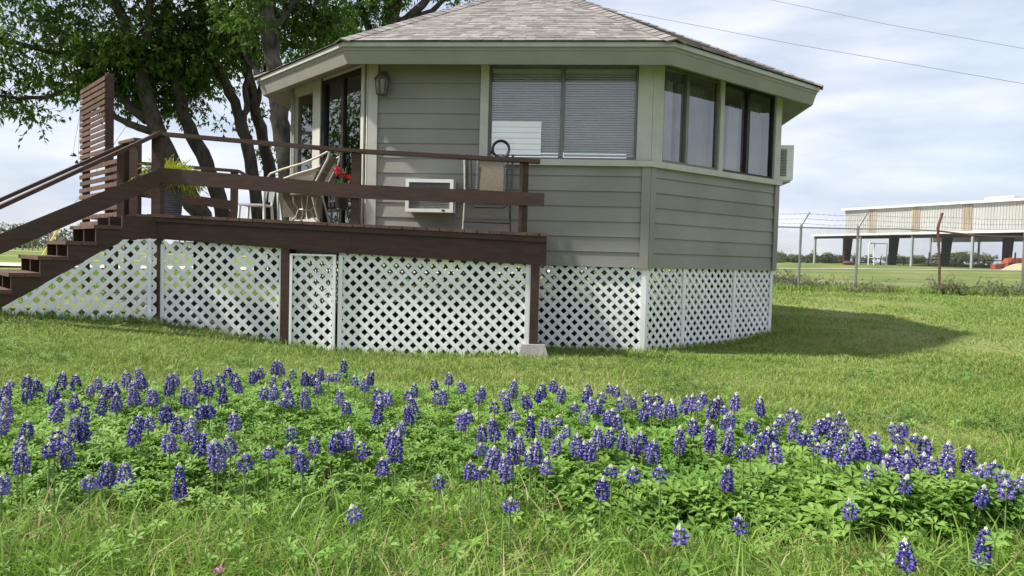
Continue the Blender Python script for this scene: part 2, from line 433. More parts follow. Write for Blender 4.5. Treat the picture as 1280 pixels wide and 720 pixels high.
# openings per wall: (u0, u1, z0, z1)
SILL = 2.325
OPEN = {0: [(1.485, 3.287, SILL, ZS-.004)], 1: [(.185, 1.345, SILL, ZS-.004), (1.43, 2.66, SILL, ZS-.004)],
        7: [(.06, .70, 1.55, 3.40), (.93, 2.09, 1.455, 3.46)],
        4: [(.3, 3.1, 2.2, 3.42)], 3: [(.3, 1.95, 2.2, 3.42)], 5: [(.3, 2.5, 2.2, 3.42)], 6: [(.4, 2.5, 2.2, 3.42)]}
for k in range(8):
    ops = OPEN.get(k, [])
    Lk = LENS[k]
    mb = MB()
    nrow = int(round((ZS-ZB)/EX))
    for r in range(nrow+1):
        z0 = ZB + r*EX; z1 = min(ZB+(r+1)*EX, ZS)
        if z1-z0 < .01: continue
        cuts = [(a, b) for a, b, c, d in ops if c < z1-.02 and d > z0+.02]
        u = 0.0; segs = []
        for a, b in sorted(cuts):
            if a > u: segs.append((u, a))
            u = b
        if u < Lk: segs.append((u, Lk))
        for a, b in segs:
            # butt joints where two boards meet
            n = max(1, int((b-a)/1.9)); js = [a] + sorted(random.uniform(a+.3, b-.3) for _ in range(n-1)) + [b] if b-a > 1.0 else [a, b]
            for j in range(len(js)-1):
                p, q = js[j]+(.001 if j else 0), js[j+1]
                mb.face([wp(k, p, z0, .024), wp(k, q, z0, .024), wp(k, q, z1, .009), wp(k, p, z1, .009)])
                mb.face([wp(k, p, z0, .004), wp(k, q, z0, .004), wp(k, q, z0, .024), wp(k, p, z0, .024)])
    # the wall behind the boards
    us = sorted({0.0, Lk} | {a for o in ops for a in o[:2]})
    for a, b in zip(us[:-1], us[1:]):
        zz = [(c, d) for p, q, c, d in ops if p <= a+1e-6 and q >= b-1e-6]
        z = ZB
        for c, d in sorted(zz):
            if c > z: wbox(mb, k, a, b, z, c, -.10, .004, 1)
            z = d
        if ZS-z > .01: wbox(mb, k, a, b, z, ZS, -.10, .004, 1)
    mb.build('wall', [M['siding'], M['room']], house)
# corner boards; the front right corner below the sill is siding-coloured like the photo
for k in range(8):
    mb = MB(); pk = (k-1) % 8; Lp = LENS[pk]
    if k == 0:
        wbox(mb, k, -.012, .105, ZB-.01, ZS, .026, .046)
        wbox(mb, pk, Lp-.012, Lp+.010, ZB-.01, ZS, .026, .046)
        mb.build('corner_board', M['trim'], house)
    else:
        ztop = 2.245 if k in (1, 2) else ZS
        wbox(mb, k, -.010, .085, ZB-.01, ztop, .026, .044)
        wbox(mb, pk, Lp-.085, Lp+.018, ZB-.01, ztop, .026, .044)
        mb.build('corner_board', M['siding'], house)
# posts of the glazed bays
mb = MB()
wbox(mb, 0, 3.287, 3.448+.012, SILL, ZS, .012, .040); wbox(mb, 1, -.012, .185, SILL, ZS, .012, .0385)
mb.build('corner_post', M['trim'], house)
mb = MB(); wbox(mb, 1, 2.66, 2.793+.014, SILL, ZS, .012, .040); wbox(mb, 2, -.012, .10, SILL, ZS, .012, .0385)
mb.build('corner_post', M['trim'], house)
mb = MB(); wbox(mb, 1, 1.345, 1.43, SILL, ZS, .012, .036); mb.build('window_post', M['trim'], house)
mb = MB(); wbox(mb, 0, 1.385, 1.485, 2.245, ZS, .028, .050); mb.build('window_post', M['trim'], house)
# sills
mb = MB()
R1 = [ring(.075), ring(.075)]
def strip(ka, ua, kb, ub, z0, z1, o0, o1):
    """sill running round a corner from wall ka to wall kb"""
    ra, rb = ring(o0), ring(o1)
    P = [(v[ka]+DIR[ka]*ua+NRM[ka]*o0, v[ka]+DIR[ka]*ua+NRM[ka]*o1), (ra[kb], rb[kb]), (v[kb]+DIR[kb]*ub+NRM[kb]*o0, v[kb]+DIR[kb]*ub+NRM[kb]*o1)]
    vs = []
    for i, o in P: vs += [(i.x, i.y, z0), (o.x, o.y, z0), (o.x, o.y, z1-.008), (i.x, i.y, z1)]
    fs = []
    for i in range(2):
        b = i*4
        for j in range(4): fs.append((b+j, b+4+j, b+4+(j+1) % 4, b+(j+1) % 4))
    fs += [(0, 1, 2, 3), (11, 10, 9, 8)]
    return vs, fs
mb.mesh(*strip(0, 1.385, 1, 2.83, 2.245, SILL, .004, .075)); mb.build('window_sill', M['trim'], house)

def window(k, u0, u1, z0, z1, mull, fr, glass, depth=-.03, name='window', fw=.035, mw=.05, blind=None, curtains=(), sheers=(), panel=None, slide=0.0):
    f = MB()
    wbox(f, k, u0+.001, u0+fw, z0+.001, z1-.001, depth-.021, depth+.035)
    wbox(f, k, u1-fw, u1-.001, z0+.001, z1-.001, depth-.02, depth+.035)
    wbox(f, k, u0+fw, u1-fw, z0+.001, z0+fw, depth-.02, depth+.033)
    wbox(f, k, u0+fw, u1-fw, z1-fw, z1-.001, depth-.02, depth+.033)
    us = [u0+fw]
    for m in mull:
        wbox(f, k, m-mw/2, m+mw/2, z0+fw, z1-fw, depth-.018, depth+.040); us += [m-mw/2, m+mw/2]
    us.append(u1-fw)
    w = f.build(name, fr, house)
    for i in range(0, len(us), 2):
        p = MB(); off = depth + (.012 if i else -.006)
        p.face([wp(k, us[i], z0+fw, off), wp(k, us[i+1], z0+fw, off), wp(k, us[i+1], z1-fw, off), wp(k, us[i], z1-fw, off)])
        p.build('pane', glass, w)
    if blind:
        for i in range(0, len(us), 2):
            b = MB(); zt, zb = blind
            z = zt; 
            a0, a1 = us[i]+.008, us[i+1]-.008
            while z > zb:
                b.obox(wp(k, a0, z, -.085), wp(k, a1, z, -.085)-wp(k, a0, z, -.085), (wp(k, a0, z-.021, -.0705)-wp(k, a0, z, -.085)), Vector((0, 0, .0015)))
                z -= .029
            wbox(b, k, a0, a1, zb-.03, zb-.004, -.085, -.062); wbox(b, k, a0, a1, zt+.004, zt+.04, -.088, -.058)
            for cx in (a0+.1, (a0+a1)/2, a1-.1): wbox(b, k, cx-.002, cx+.002, zb, zt, -.0745, -.0725)
            b.build('blind', M['blind'], w)
    for (c0, c1, cz0, cz1, sheer) in [q+(0,) for q in curtains]+[q+(1,) for q in sheers]:
        c = MB(); n = max(6, int((c1-c0)/.03)); base = len(c.v)
        for j in range(n+1):
            u = c0+(c1-c0)*j/n; o = (-.11 if not sheer else -.19) + .022*math.sin(j*1.9)+.008*math.sin(j*.7)
            c.v += [tuple(wp(k, u, cz0, o)), tuple(wp(k, u+.012*math.sin(j), cz1, o*.95))]
        for j in range(n): c.f.append((2*j, 2*j+2, 2*j+3, 2*j+1)); c.mi.append(0)
        o_ = c.build('curtain', M['sheer' if sheer else 'curtain'], w, smooth=True)
    if panel:
        u0p, u1p, zp0, zp1 = panel
        p = MB(); n = 6; hh = (zp1-zp0)/n
        for j in range(n):
            p.mesh([wp(k, u0p, zp0+j*hh, .012), wp(k, u1p, zp0+j*hh, .012), wp(k, u1p, zp0+(j+1)*hh, .002), wp(k, u0p, zp0+(j+1)*hh, .002),
                    wp(k, u0p, zp0+j*hh, -.004), wp(k, u1p, zp0+j*hh, -.004), wp(k, u1p, zp0+(j+1)*hh, -.004), wp(k, u0p, zp0+(j+1)*hh, -.004)],
                   [(0, 1, 2, 3), (7, 6, 5, 4), (0, 4, 5, 1), (3, 2, 6, 7), (0, 3, 7, 4), (1, 5, 6, 2)])
        p.build('white_panel', M['wpanel'], w)
    return w
window(0, 1.485, 3.287, SILL, ZS-.004, [2.385], M['wframe'], M['fglass'], fw=.022, mw=.04, blind=(3.385, 2.40), panel=(1.53, 2.135, 2.372, 2.778))
window(1, .185, 1.345, SILL, ZS-.004, [.69], M['wframe'], M['glass'], curtains=[(.19, .31, 2.3, 3.32), (.38, .56, 2.3, 3.36)], sheers=[(.70, 1.34, 2.3, 3.40)])
window(1, 1.43, 2.66, SILL, ZS-.004, [2.03], M['bframe'], M['glass'], mw=.065, curtains=[(1.70, 1.98, 2.3, 3.25), (2.07, 2.16, 2.3, 3.25)], sheers=[(1.43, 1.62, 2.3, 3.40), (2.10, 2.68, 2.3, 3.40)])
window(7, .06, .70, 1.55, 3.40, [], M['trim'], M['dglass'], depth=-.01)
window(7, .93, 2.09, 1.455, 3.46, [1.53], M['bframe'], M['dglass'], depth=-.02, name='sliding_door', fw=.06, mw=.06)
for k in (3, 4, 5, 6):
    o = OPEN[k][0]; window(k, o[0], o[1], o[2], o[3], [(o[0]+o[1])/2], M['wframe'], M['glass'])
# trim round the door and side light
for a_ in ((2.09, 2.165, 1.46, ZS, .050), (.70, .93, 1.46, ZS, .044), (-.03, .06, 1.46, ZS, .044), (.06, .70, 3.40, ZS, .042), (.06, .70, 1.46, 1.55, .042)):
    mb = MB(); wbox(mb, 7, a_[0], a_[1], a_[2], a_[3], .027, a_[4]); mb.build('door_trim', M['trim'], house)
# floor, ceiling, soffit and eave
def slab(z0, z1, off, m, name):
    mb = MB(); r = ring(off); mb.prism([(p.x, p.y, z0) for p in r], (0, 0, z1-z0)); return mb.build(name, m, house)
slab(ZB+.004, ZFL, -.102, M['deck'], 'floor')
slab(ZS+.002, ZS+.03, .35, M['soffit'], 'soffit')
slab(ZS-.016, ZS-.006, -.105, M['room'], 'ceiling')
ZT = 3.598; OV = .477
prof = [('drip_edge', M['drip'], [(OV+.012, ZT+.004), (OV+.012, ZT-.050), (OV-.012, ZT-.052)]),
        ('fascia', M['fascia'], [(OV-.012, ZT-.046), (OV-.018, ZT-.088), (OV-.026, ZT-.090), (OV-.066, ZT-.234), (OV-.10, ZT-.232), (.02, ZS-.001)])]
for nm, m, pr in prof:
    mb = MB(); rs = [ring(o) for o, z in pr]
    for j in range(len(pr)-1):
        for k in range(8):
            a, b = rs[j][k], rs[j][(k+1) % 8]; c, d = rs[j+1][(k+1) % 8], rs[j+1][k]
            mb.face([(a.x, a.y, pr[j][1]), (d.x, d.y, pr[j+1][1]), (c.x, c.y, pr[j+1][1]), (b.x, b.y, pr[j][1])])
    mb.build(nm, m, house)
# roof: shingle courses laid one over the next on eight facets
PEAK = Vector((.30, 12.6, 5.55))
eave = [Vector((p.x, p.y, ZT+.012)) for p in ring(OV+.03)]
mb = MB()
for k in range(8): mb.face([eave[k]-Vector((0, 0, .008)), eave[(k+1) % 8]-Vector((0, 0, .008)), PEAK-Vector((0, 0, .012))])
roof = mb.build('roof', M['roofdeck'], house)
sh = MB()
for k in range(8):
    A, B = eave[k], eave[(k+1) % 8]
    nrm = (B-A).cross(PEAK-A).normalized()
    H = ((A+B)/2-PEAK).length; nrow = int(H/.125)
    for r in range(nrow):
        t0, t1 = r/nrow, min(1, (r+1.25)/nrow)
        a0, b0 = A.lerp(PEAK, t0), B.lerp(PEAK, t0); a1, b1 = A.lerp(PEAK, t1), B.lerp(PEAK, t1)
        Lr = (b0-a0).length; s = 0.0; e = (B-A).normalized(); sl = (PEAK-(A+B)/2).normalized()
        pos = [0.0]
        while pos[-1] < Lr-.12: pos.append(pos[-1]+random.uniform(.10, .26))
        pos[-1] = Lr
        for p, q in zip(pos[:-1], pos[1:]):
            f0, f1 = p/Lr, q/Lr; h = random.uniform(.006, .011); dz = random.uniform(-.002, .002)
            P0_, P1_ = a0.lerp(b0, f0)+sl*dz+e*.002, a0.lerp(b0, f1)+sl*dz-e*.002
            Q0, Q1 = a1.lerp(b1, f0), a1.lerp(b1, f1)
            sh.face([P0_+nrm*h, P1_+nrm*h, Q1+nrm*.003, Q0+nrm*.003])
            sh.face([P0_, P1_, P1_+nrm*h, P0_+nrm*h])
sh.build('shingles', M['shingle'], roof)
mb = MB()
for k in range(8):
    A = eave[k]; d = PEAK-A; n = int(d.length/.14); up = Vector((0, 0, 1))
    sd = d.cross(up).normalized(); u2 = sd.cross(d).normalized()
    for r in range(n):
        p, q = A+d*(r/n)-d.normalized()*.02, A+d*((r+1.3)/n)
        h0, h1 = .030+random.uniform(0, .003), .021
        mb.face([p-sd*.13+u2*(h0-.045), p+u2*h0, q+u2*h1, q-sd*.13+u2*(h1-.045)])
        mb.face([p+u2*h0, p+sd*.13+u2*(h0-.045), q+sd*.13+u2*(h1-.045), q+u2*h1])
        mb.face([p-sd*.13+u2*(h0-.06), p+u2*(h0-.015), p+u2*h0, p-sd*.13+u2*(h0-.045)])
        mb.face([p+u2*(h0-.015), p+sd*.13+u2*(h0-.06), p+sd*.13+u2*(h0-.045), p+u2*h0])
mb.build('hip_cap', M['shingle'], roof)
# skirting
def skirt(k, u0, u1, posts=(), off=-.03):
    mb = MB(); O = (v[k]+NRM[k]*off); n = 3
    for j in range(n):
        a, b = u0+(u1-u0)*j/n, u0+(u1-u0)*(j+1)/n
        ga = v[k]+DIR[k]*a; gb = v[k]+DIR[k]*b
        lattice(mb, O, DIR[k], NRM[k], [(a, g(ga.x, ga.y)-.02), (b, g(gb.x, gb.y)-.02), (b, ZB+.02), (a, ZB+.02)], phase=k*.031)
    for pu, pw in posts:
        gp = v[k]+DIR[k]*pu
        wbox(mb, k, pu-pw/2, pu+pw/2, g(gp.x, gp.y)-.05, ZB-.002, off+.014, off+.034)
    mb.build('lattice_panel', M['lattice'], house)
for k in range(8):
    Lk = LENS[k]
    if k == 0: skirt(0, 2.15, Lk, [(Lk-.02, .06)])
    elif k == 1: skirt(1, 0, Lk, [(.03, .05), (.76, .05), (1.86, .05), (Lk-.03, .05)])
    elif k == 7: pass
    else: skirt(k, 0, Lk, [(.03, .05), (Lk-.03, .05)])
for (u, k, dd) in ((3.05, 0, .30), (1.3, 0, .9), (.6, 2, .6), (1.5, 4, .5), (1.2, 6, .5)):
    p = v[k]+DIR[k]*u-NRM[k]*dd; mb = MB(); z0 = g(p.x, p.y)-.05; z = z0; i = 0
    while z < ZB-.02:
        z1 = min(z+.2, ZB+.003); j = .008*(i % 2)
        mb.box(p.x-.2+j, p.x+.2+j, p.y-.2, p.y+.2, z, z1-.006); z = z1; i += 1
    mb.build('pier', M['pier'], house)

# ------------------------------------------------------------------ window air conditioners and wall lantern
t = thing('window_air_conditioner', wp(0, .83, 1.63, .1), 'white framed air conditioner sticking out of the siding behind the deck rail', 'air conditioner')
f = MB(); wbox(f, 0, .538, .578, 1.635, 2.03, .10, .30); wbox(f, 0, 1.079, 1.119, 1.635, 2.03, .10, .30); wbox(f, 0, .578, 1.079, 1.635, 1.675, .10, .30); wbox(f, 0, .578, 1.079, 1.99, 2.03, .10, .30)
f.build('front_frame', M['white'], t)
b = MB(); wbox(b, 0, .545, 1.112, 1.642, 2.022, .0, .10); b.build('casing', M['grille'], t)
b = MB(); wbox(b, 0, .578, 1.079, 1.675, 1.99, .24, .255)
for j in range(16): wbox(b, 0, .58, 1.077, 1.68+j*.0195, 1.688+j*.0195, .255, .265)
b.build('grille', M['grille'], t)
b = MB(); wbox(b, 0, .985, 1.02, 1.648, 1.668, .30, .304); b.build('badge', M['dark'], t)
t = thing('window_air_conditioner', wp(2, .55, 2.35, .1), 'white boxy air conditioner jutting from the window on the far right wall', 'air conditioner')
b = MB(); wbox(b, 2, .28, .85, 2.36, 2.87, .03, .30); b.build('casing', M['white'], t)
b = MB()
for j in range(18): wbox(b, 2, .262, .279, 2.42+j*.022, 2.432+j*.022, .06, .2)
b.build('vent', M['grille'], t)
b = MB(); wbox(b, 2, .25, .88, 2.325, 2.358, .0, .26); b.build('support', M['trim'], t)

lp = wp(0, .18, 3.05, .13)
t = thing('wall_lantern', lp, 'rust-brown lantern with a glass cage on the wall beside the door', 'lantern')
b = MB(); b.lathe((lp.x, lp.y, 3.245), [(.098, 0), (.10, .012), (.085, .03), (.06, .055), (.04, .065), (.012, .085)], 8); b.build('cap', M['lamp'], t)
b = MB()
for j in range(6):
    a = j*math.pi/3+.2; b.beam((lp.x+.062*math.cos(a), lp.y+.062*math.sin(a), 3.075), (lp.x+.085*math.cos(a), lp.y+.085*math.sin(a), 3.246), .012, .012)
b.lathe((lp.x, lp.y, 3.055), [(.05, 0), (.068, .006), (.068, .02)], 8); b.build('cage', M['lamp'], t)
b = MB(); b.lathe((lp.x, lp.y, 3.076), [(.052, 0), (.074, .168)], 8); b.build('glass_shade', M['lglass'], t)
b = MB(); b.beam(wp(0, .18, 3.30, .04), (lp.x, lp.y, 3.325), .03, .03); wbox(b, 0, .13, .23, 3.12, 3.36, .045, .062); b.build('bracket', M['lamp'], t)

# ------------------------------------------------------------------ the deck
def fz(x): return 1.443 - .024*(x+1.75)
P0 = Vector((-3.96, 8.5)); SD = Vector((-.7, -.714)).normalized(); QD = Vector((-.66, .75)).normalized()
YD = 8.5
deck = thing('wooden_deck', (-2.0, 9.0, g(-2, 9)), 'raised dark brown wooden deck with stairs, rails and a skirt of white lattice', 'deck')
mb = MB()
x = -6.2; bw = .138
while x < .36:
    x1 = min(x+bw, .375); xm = (x+x1)/2
    y0 = YD-.045 if xm > -3.96 else YD + (-3.96-xm)/.66*.75
    if xm > -1.83:
        y1 = 9.563 - (xm+1.819)*math.tan(TH) - .05
    elif xm > -3.28:
        y1 = 9.563 + (-1.819-xm)/(3.25-1.819)*(11.281-9.563) - .07
    else: y1 = 11.85
    j = random.uniform(-.006, .006)
    mb.obox((x+.003, y0+j, fz(x)-.034), (x1-x-.006, 0, fz(x1)-fz(x)), (0, y1-y0-j, 0), (0, 0, .034))
    x += bw
mb.build('floor_boards', M['deckworn'], deck)
mb = MB()
mb.prism([(-3.985, YD+.03, fz(-3.985)-.036), (.37, YD+.03, fz(.37)-.036), (.37, YD+.03, 1.294), (-3.985, YD+.03, 1.412)], (0, -.055, 0))
mb.prism([(.33, YD+.03, fz(.37)-.036), (.33, YD+.03, 1.10), (.33, 9.30, 1.10), (.33, 9.30, fz(.37)-.036)], (.035, 0, 0))
mb.build('rim_board', M['deck'], deck)
mb = MB()
mb.prism([(-3.99, YD+.04, 1.411), (-1.8, YD+.04, 1.352), (-1.8, YD+.04, 1.112), (-3.99, YD+.04, 1.224)], (0, -.035, 0))
mb.prism([(-1.798, YD+.04, 1.352), (.372, YD+.04, 1.293), (.372, YD+.04, 1.036), (-1.798, YD+.04, 1.112)], (0, -.035, 0))
mb.build('fascia_board', M['deck'], deck)
def post(name, x, y, z0, z1, w=.095, d=.095, m='deck', par=deck):
    b = MB(); b.box(x-w/2, x+w/2, y-d/2, y+d/2, z0, z1); return b.build(name, M[m], par)
# support posts below
for px_, xx, zt in ((193, -3.985, 1.23), (355, -2.535, 1.15), (667, .255, 1.06)):
    post('support_post', xx, YD+.06, g(xx, YD)-.05 if xx < 0 else .15, zt)
b = MB(); z0 = g(.25, YD)-.02
b.mesh([(.08, YD-.10, z0), (.43, YD-.10, z0), (.43, YD+.24, z0), (.08, YD+.24, z0), (.125, YD-.055, .155), (.385, YD-.055, .155), (.385, YD+.19, .155), (.125, YD+.19, .155)],
       [(3, 2, 1, 0), (4, 5, 6, 7), (0, 1, 5, 4), (1, 2, 6, 5), (2, 3, 7, 6), (3, 0, 4, 7)])
b.build('concrete_footing', M['concrete'], deck)
for xx, yy in ((-3.2, 11.2), (-6.0, 11.5), (-4.6, 11.6), (-1.9, 9.45), (.2, 9.2), (-4.2, 10.2)):
    post('support_post', xx, yy, g(xx, yy)-.05, fz(xx)-.036, .09, .09)
b = MB()
for yy in (9.2, 10.3, 11.7):
    b.box(-5.2 if yy > 10 else -4.1, -2.0 if yy < 10 else -3.4, yy, yy+.04, fz(-4)-.16, fz(-4)-.05)
b.build('joist', M['deck'], deck)
# rail posts
post('rail_post', -3.962, YD+.02, fz(-3.96)-.02, 2.37, .10, .10)
post('rail_post', -1.76, YD+.02, fz(-1.76)-.02, 2.226, .095, .095)
post('rail_post', .118, YD+.045, fz(.1)-.02, 2.165, .065, .09)
b = MB(); b.box(.050, .083, YD-.01, YD+.08, fz(.1)-.02, 2.165); b.build('post_cleat', M['deckworn'], deck)
p1 = P0 + QD*.83; post('rail_post', p1.x, p1.y, fz(-4.3)-.02, 2.36, .10, .10)
def rail(name, pts, w, h, m='deck'):
    b = MB()
    for i in range(len(pts)-1):
        b.beam(pts[i], pts[i+1], w, h)
    return b.build(name, M[m], deck)
rail('handrail', [(-3.99, YD+.01, 2.384), (-1.76, YD+.01, 2.247)], .135, .038)
rail('handrail', [(-1.758, YD+.01, 2.247), (.275, YD+.01, 2.184)], .135, .040)
b = MB()
b.prism([(-3.96, YD-.03, 2.006), (-1.7, YD-.03, 1.873), (.33, YD-.03, 1.833), (.33, YD-.03, 1.692), (-1.7, YD-.03, 1.722), (-3.96, YD-.03, 1.838)], (0, -.036, 0))
b.build('mid_rail', M['deck'], deck)
def st(t, z, q=0.0, out=0.0):
    p = P0 + SD*t + QD*q; nrm = Vector((-SD.y, SD.x)); nrm = -nrm if nrm.dot(QD) > 0 else nrm
    p = p + nrm*out
    return Vector((p.x, p.y, z))
hs = -.609
rail('handrail', [st(-.02, 2.392, 0, .02), st(2.05, 2.392+hs*2.07, 0, .02)], .135, .038)
rail('handrail', [st(.0, 2.385, 1.22), st(2.05, 2.385+hs*2.0, 1.22)], .12, .038)
b = MB(); a0 = P0+QD*.66; a1 = P0+QD*1.34; b.beam((a0.x, a0.y, 2.38), (a1.x, a1.y, 2.40), .13, .036); b.build('rail_cap', M['deckworn'], deck)
b = MB(); b.prism([st(-.03, 2.012, 0, .055), st(2.05, .925, 0, .055), st(2.05, .725, 0, .055), st(-.03, 1.823, 0, .055)], (st(0, 0, 0, .09)-st(0, 0, 0, .055)))
b.build('mid_rail', M['deck'], deck)
for t, q in ((1.98, .0), (1.98, 1.2), (.05, 1.2)):
    p = st(t, 0, q); post('rail_post', p.x, p.y, g(p.x, p.y)-.05 if t > 1 else 1.3, 2.38+hs*t-.02, .09, .09)
# stringers and treads
NT = [.36, .62, .885, 1.135, 1.385, 1.64, 1.89]; NZ = [1.347, 1.169, 1.008, .838, .672, .507]
for q in (0.0, .52, 1.04):
    pts = [(0, fz(-4)-.036), (.36, fz(-4)-.036)]
    for k in range(6): pts += [(NT[k], NZ[k]-.038), (NT[k+1], NZ[k]-.038)]
    pts += [(1.89, g(-5.3, 7.1)), (1.62, g(-5.3, 7.1)), (.38, 1.18), (0, 1.23)]
    # cut into convex slices so that the saw-tooth closes cleanly
    b = MB(); dn = st(0, 0, q+.04)-st(0, 0, q)
    def low(t): return 1.18 - .632*(t-.38) if t > .38 else 1.23-(t/.38)*.05
    cuts = [0, .36] + NT[1:]
    tops = [fz(-4)-.036] + [z-.038 for z in NZ]
    for i in range(7):
        a, c = cuts[i], cuts[i+1]
        b.prism([st(a, tops[i], q), st(c, tops[i], q), st(c, max(low(c), .3), q), st(a, max(low(a), .3), q)], dn)
    b.build('stringer', M['deck'], deck)
for k in range(6):
    b = MB(); o = st(NT[k]-.005, NZ[k]-.038, -.02)
    a = st(NT[k+1]+.025, NZ[k]-.038, -.02)-o; c = st(NT[k]-.005, NZ[k]-.038, 1.10)-o
    b.obox(o, a*.48, c, (0, 0, .038)); b.obox(o+a*.5, a*.5, c, (0, 0, .038))
    b.build('stair_tread', M['deckworn'], deck)
# lattice below
def dlat(x0, x1, ztop, name='lattice_panel', y=YD+.075, border=(), sub=1):
    mb = MB()
    for j in range(sub):
        a, c = x0+(x1-x0)*j/sub, x0+(x1-x0)*(j+1)/sub
        lattice(mb, Vector((0, y)), Vector((1, 0)), Vector((0, -1)), [(a, g(a, y)-.005), (c, g(c, y)-.005), (c, ztop), (a, ztop)], phase=.02)
    for a, c in border:
        mb.box(a, c, y-.034, y-.016, g((a+c)/2, y)-.02, ztop-.04)
    return mb.build(name, M['lattice'], deck)
dlat(-3.94, -2.56, 1.20, border=[(-3.937, -3.90), (-2.61, -2.585)], sub=3)
dlat(-1.945, .21, 1.13, border=[(-1.945, -1.90), (.150, .205)], sub=3)
gt = dlat(-2.475, -1.985, 1.098, 'lattice_gate', y=YD+.058, sub=2)
b = MB(); y = YD+.024
b.box(-2.483, -2.455, y-.012, y+.012, .06, 1.095); b.box(-2.002, -1.97, y-.012, y+.012, .03, 1.095)
b.box(-2.454, -2.003, y-.011, y+.011, 1.078, 1.094)
b.build('gate_frame', M['lattice'], gt)
mb = MB(); On = P0
nrm = Vector((-SD.y, SD.x)); nrm = -nrm if nrm.dot(QD) > 0 else nrm
pe = P0+SD*1.42
lattice(mb, P0 - nrm*.01, SD, nrm, [(.0, 1.22), (.36, 1.20), (1.46, .50), (1.46, g(pe.x, pe.y)-.02), (.0, g(P0.x, P0.y)+.02)], phase=.01)
a_ = P0+SD*.06; mb.beam((a_.x, a_.y-.03, g(a_.x, a_.y)), (a_.x, a_.y-.03, 1.2), .04, .012, up=(0, 1, 0))
mb.build('lattice_panel', M['lattice'], deck)
# far rail at the back of the deck
b = MB(); b.beam((-6.2, 11.8, 2.44), (-4.24, 11.8, 2.333), .13, .04); b.beam((-4.24, 11.8, 2.333), (-4.08, 11.8, 2.24), .12, .04); b.build('handrail', M['deck'], deck)
b = MB(); b.beam((-6.2, 11.8, 2.02), (-4.28, 11.8, 1.80), .036, .14); b.build('mid_rail', M['deck'], deck)
post('rail_post', -4.31, 11.8, 1.45, 2.31, .09, .09); post('rail_post', -6.1, 11.75, 1.45, 2.42, .09, .09)

# slatted privacy screen on the edge of the deck beside the stairs
s0 = P0+QD*2.8
scr = thing('privacy_screen', (s0.x, s0.y, fz(-5.8)), 'tall brown screen of horizontal wooden slats standing beside the stairs', 'privacy screen')
def qp(t, z, o=0.0):
    p = P0+QD*t; n = Vector((QD.y, -QD.x)); n = n if n.y < 0 else -n
    p = p+n*o; return Vector((p.x, p.y, z))
b = MB(); z = 2.23
while z < 3.36:
    w = random.uniform(-.006, .006); e = random.uniform(-.02, .02)
    b.beam(qp(2.10, z+w, .03), qp(3.47+e, z-w, .03), .02, .052); z += .078
b.build('slat_panel', M['deckworn'], scr)
b = MB(); z = 1.24
while z < 2.21:
    w = random.uniform(-.006, .006); e = random.uniform(-.03, .03)
    b.beam(qp(1.16, z+w, .03), qp(3.47+e, z-w, .03), .02, .056); z += .096
b.build('slat_panel', M['deckworn'], scr)
for t, zt in ((2.14, 3.39), (3.40, 3.36), (1.22, 2.32)):
    b = MB(); p = qp(t, 0, -.03); b.beam((p.x, p.y, g(p.x, p.y)-.05), (p.x, p.y, zt), .09, .07, up=(QD.x, QD.y, 0)); b.build('screen_post', M['deck'], scr)

# ------------------------------------------------------------------ things on the deck
t = thing('planter_pot', (-4.20, 9.35, fz(-4.2)), 'grey ribbed planter with a feathery yellow-green plant behind the deck corner post', 'planter')
b = MB(); pr = [(.125, 0)]
for j in range(14): z = .02+j*.028; pr += [(.130+.0022*j, z), (.138+.0022*j, z+.012), (.130+.0022*j, z+.024)]
b.lathe((-4.20, 9.35, fz(-4.2)), pr, 20); b.build('pot', M['pot'], t)
fv, ff = [], []
for j in range(1700):
    a = random.uniform(0, 2*math.pi); L_ = random.uniform(.12, .36); e = random.uniform(-.1, 1.2)
    o = Vector((-4.20+random.gauss(0, .07), 9.35+random.gauss(0, .07), fz(-4.2)+.40+abs(random.gauss(0, .05))))
    d = Vector((math.cos(a)*math.cos(e), math.sin(a)*math.cos(e), math.sin(e)))
    if d.x < 0 and random.random() < .25: d.z *= .6
    p = o; n = 6; w = random.uniform(.003, .0065)
    for s_ in range(n):
        q = p + d*(L_/n); d = (d+Vector((0, 0, -.20 if e < .8 else -.11))).normalized()
        k = len(fv); sd = Vector((-math.sin(a+s_), math.cos(a+s_), .4))*w*random.uniform(.8, 2.2)
        fv += [p-sd*.3, p+sd+Vector((0, 0, .01)), q, q-sd]; ff.append((k, k+1, k+2, k+3)); p = q
np_mesh('foliage', np.array([tuple(p) for p in fv]), [np.array(ff)], M['fern'], t)

t = thing('white_chair', (-3.55, 10.8, fz(-3.5)), 'small white plastic chair at the back of the deck', 'chair')
cx, cy, z = -3.62, 10.8, fz(-3.5)
b = MB(); b.box(cx-.20, cx+.16, cy-.19, cy+.19, z+.26, z+.285); b.build('seat', M['plastic'], t)
for ax, ay in ((-.18, -.17), (-.18, .17), (.15, -.17), (.15, .17)):
    b = MB(); b.beam((cx+ax*1.1, cy+ay*1.1, z), (cx+ax, cy+ay, z+.262), .03, .028); b.build('leg', M['plastic'], t)
b = MB(); b.beam((cx+.15, cy-.16, z+.28), (cx+.20, cy-.16, z+.56), .035, .025); b.beam((cx+.15, cy+.16, z+.28), (cx+.20, cy+.16, z+.56), .035, .025)
for j in range(3): b.beam((cx+.185, cy-.06+.06*j, z+.32), (cx+.195, cy-.06+.06*j, z+.54), .02, .012)
b.beam((cx+.198, cy-.18, z+.555), (cx+.198, cy+.18, z+.555), .025, .04); b.build('backrest', M['plastic'], t)

